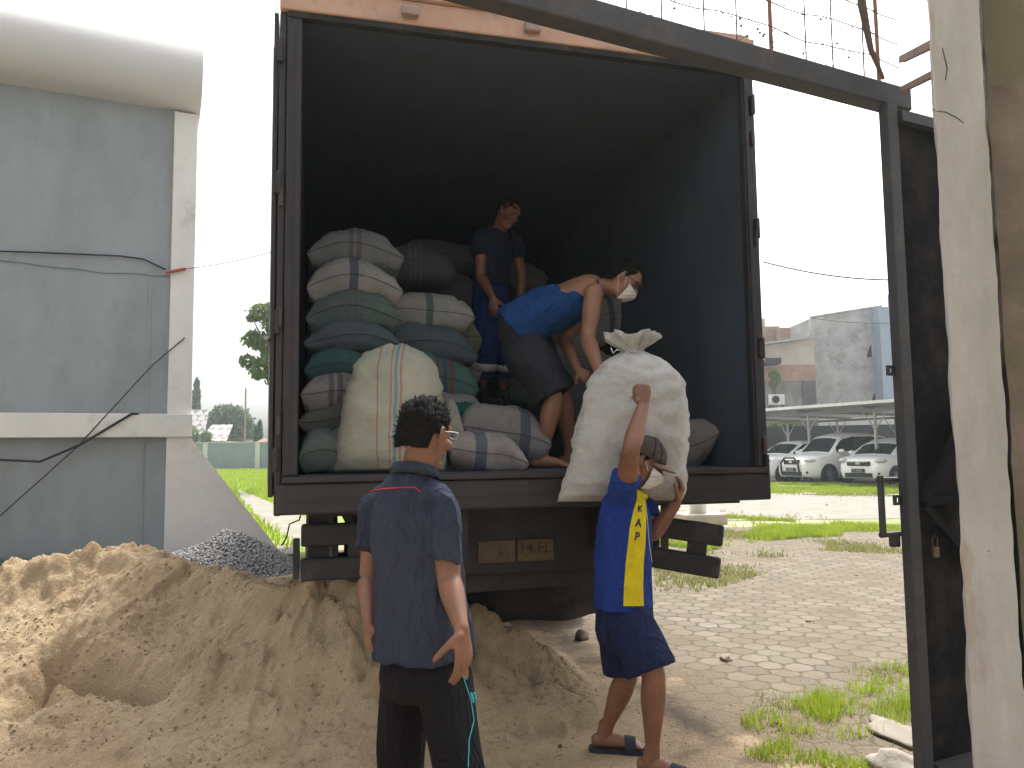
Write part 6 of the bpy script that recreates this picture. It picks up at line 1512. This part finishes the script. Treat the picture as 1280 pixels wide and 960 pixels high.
# ================================================================ GRASS
def blades(name, pts, hmin, hmax, wd_, m, label=None, seed=0, z0=0):
    rg = np.random.default_rng(seed); n = len(pts); P_ = np.zeros((n, 3)); P_[:, :2] = pts; P_[:, 2] = z0
    h = rg.uniform(hmin, hmax, n); a = rg.uniform(0, 2*math.pi, n); ln = rg.uniform(.1, .7, n)*h; b = rg.uniform(0, 2*math.pi, n)
    s = np.stack([np.cos(a), np.sin(a), 0*a], 1)*(wd_*rg.uniform(.6, 1.3, n))[:, None]; l = np.stack([np.cos(b)*ln, np.sin(b)*ln, h], 1)
    mid = P_+l*np.array([.35, .35, .6]); v = np.stack([P_-s, P_+s, mid+s*.7, mid-s*.7, P_+l], 1).reshape(-1, 3)
    i = np.arange(n)*5; q_ = np.stack([i, i+1, i+2, i+3], 1); t_ = np.stack([i+3, i+2, i+4, i+4], 1)
    me = bpy.data.meshes.new(name); me.vertices.add(len(v)); me.vertices.foreach_set('co', v.astype(np.float32).ravel())
    lo = np.concatenate([q_.ravel(), t_[:, :3].ravel()]); me.loops.add(len(lo)); me.loops.foreach_set('vertex_index', lo.astype(np.int32)); me.polygons.add(2*n); me.polygons.foreach_set('loop_start', np.concatenate([np.arange(n)*4, 4*n+np.arange(n)*3]).astype(np.int32)); me.update(calc_edges=True); me.validate()
    me.materials.append(m); o = bpy.data.objects.new(name, me); COL.objects.link(o); return tag(o, label, 'grass', kind='stuff')
def scatter(n, poly, thr, sc, seed):
    """points inside polygon (x,y) where patchy noise allows"""
    rg = np.random.default_rng(seed); A = np.array([(p[0], p[1]) for p in poly]); lo, hi = A.min(0), A.max(0); p = rg.uniform(lo, hi, (n, 2))
    ins = np.zeros(n, bool); j = len(A)-1
    for i in range(len(A)):
        c_ = ((A[i, 1] > p[:, 1]) != (A[j, 1] > p[:, 1])) & (p[:, 0] < (A[j, 0]-A[i, 0])*(p[:, 1]-A[i, 1])/(A[j, 1]-A[i, 1]+1e-12)+A[i, 0]); ins ^= c_; j = i
    k = fbm(p[:, 0]*sc, p[:, 1]*sc, 4, seed)+rg.normal(size=n)*.08; return p[ins & (k > thr)]
Z = lambda *a: [tuple(at_z(x, y, 0))[:2] for x, y in a]
near = Z((925, 905), (985, 880), (1040, 865), (1100, 835), (1160, 828), (1170, 900), (1080, 925), (1010, 935), (960, 935))
blades('grass', np.vstack([scatter(20000, near, .14, 3.0, 41), scatter(9000, near, .3, 5, 42)]), .03, .10, .0028, M_grs, 'bright green grass clump growing through the paving by the gate', 1)
near2 = Z((900, 975), (915, 940), (1000, 925), (1090, 930), (1180, 900), (1190, 975))
blades('grass', scatter(9000, near2, .22, 4, 43), .02, .06, .003, M_grs, 'thin low grass around the concrete lump at the bottom edge', 2)
blades('grass', scatter(26000, Z((960, 830), (1150, 790), (1180, 960), (900, 980)), .30, 2.5, 44), .01, .035, .003, M_grd, 'sparse dry grass in the joints of the near paving', 3)
mid_ = Z((818, 640), (905, 646), (1150, 662), (1160, 676), (1010, 672), (930, 680), (880, 690), (818, 680))
blades('grass', scatter(70000, mid_, .0, .9, 45), .03, .11, .010, M_grs, 'bright green strip of grass across the yard beyond the paving', 4)
blades('grass', scatter(40000, Z((818, 650), (960, 665), (1150, 672), (1150, 700), (1000, 706), (880, 740), (818, 740)), .10, .9, 46), .02, .07, .009, M_grd, 'patchy yellowing grass at the far edge of the hexagonal paving', 5)
far_ = Z((940, 605), (1180, 606), (1180, 617), (940, 619))
blades('grass', scatter(50000, far_, -.08, .45, 47), .04, .13, .018, M_grs, 'grass verge in front of the carport', 6)
blades('grass', scatter(30000, Z((900, 619), (1180, 618), (1180, 650), (900, 652)), .22, .35, 48), .02, .07, .015, M_grd, 'scattered weeds on the pale paved lot', 7)
lwn = [(-40, 11.3), (-3.2, 10.6), (-2.3, 24), (-1.8, 61), (-30, 61)]
pts = scatter(170000, Z((225, 584), (400, 584), (400, 700), (340, 705), (225, 625)), -.5, .4, 49)
A = np.array([(p.x, p.y) for p in pth]); j = len(A)-1; ins = np.zeros(len(pts), bool)
for i in range(len(A)):
    ins ^= ((A[i, 1] > pts[:, 1]) != (A[j, 1] > pts[:, 1])) & (pts[:, 0] < (A[j, 0]-A[i, 0])*(pts[:, 1]-A[i, 1])/(A[j, 1]-A[i, 1]+1e-12)+A[i, 0]); j = i
blades('grass', pts[~ins], .06, .22, .016, M_grs, 'lush bright lawn grass between the buttress and the boundary wall', 8)
wp = at_z(95, 700, 0)
blades('grass', np.array([(W0.x+wd.x*x_-wn_.x*y_, W0.y+wd.y*x_-wn_.y*y_) for x_, y_ in zip(rng.uniform(-2.4, -.6, 900), rng.uniform(.05, .5, 900))]), .05, .28, .008, M_lf2, 'weeds at the foot of the grey wall behind the sand', 9)
# pebbles on the sand and dirt: too many to count
def pre(n, x0, x1, y0, y1, seed, cut):
    rg = np.random.default_rng(seed); x = rg.uniform(x0, x1, n); y = rg.uniform(y0, y1, n); z = sand_z(x[None], y[None])[0]
    z = np.where(x < 1.4, z, 0); ok = (z > cut)
    return iter(zip(x[ok], y[ok], np.maximum(z[ok], .004)))
it1 = pre(1600, -3.2, 2.2, 2.4, 5.4, 77, -9)
def pfn(rg): return next(it1)
sv, sf = stone_geo(1500, pfn, .002, .010, 9)
np_mesh('pebbles', sv, sf, M_stone, smooth=False, label='tiny stones and crumbs strewn over the sand and dirt', cat='pebbles', kind='stuff')

# crumbs of damp sand rolled down the slope
it2 = pre(16000, -4.5, .95, 2.6, 5.2, 78, .0)
def cfn(rg):
    while True:
        x, y, z = next(it2)
        if rg.random() < .25+.75*(mn.noise(V((x*2.5, y*2.5, 0))) > .05): return x, y, z
sv, sf = stone_geo(4500, cfn, .003, .015, 19)
np_mesh('sand_crumbs', sv, sf, M_sand, smooth=False, label='crumbs of damp sand rolled down the slope of the heap', cat='sand crumbs', kind='stuff')
# ================================================================ HAZE
mb = MB(); mb.bx((-115, -30, -1), (115, 155, 17)); hz = mb.build('haze', None, kind='stuff', label='pale bright haze in the air')
m = bpy.data.materials.new('haze'); m.use_nodes = True; t = m.node_tree
for n_ in list(t.nodes):
    if n_.type == 'BSDF_PRINCIPLED': t.nodes.remove(n_)
pv = t.nodes.new('ShaderNodeVolumePrincipled'); pv.inputs['Density'].default_value = .0010; pv.inputs['Color'].default_value = (.80, .90, 1, 1); pv.inputs['Anisotropy'].default_value = .45
t.links.new(pv.outputs[0], t.nodes['Material Output'].inputs['Volume']); hz.data.materials.append(m)
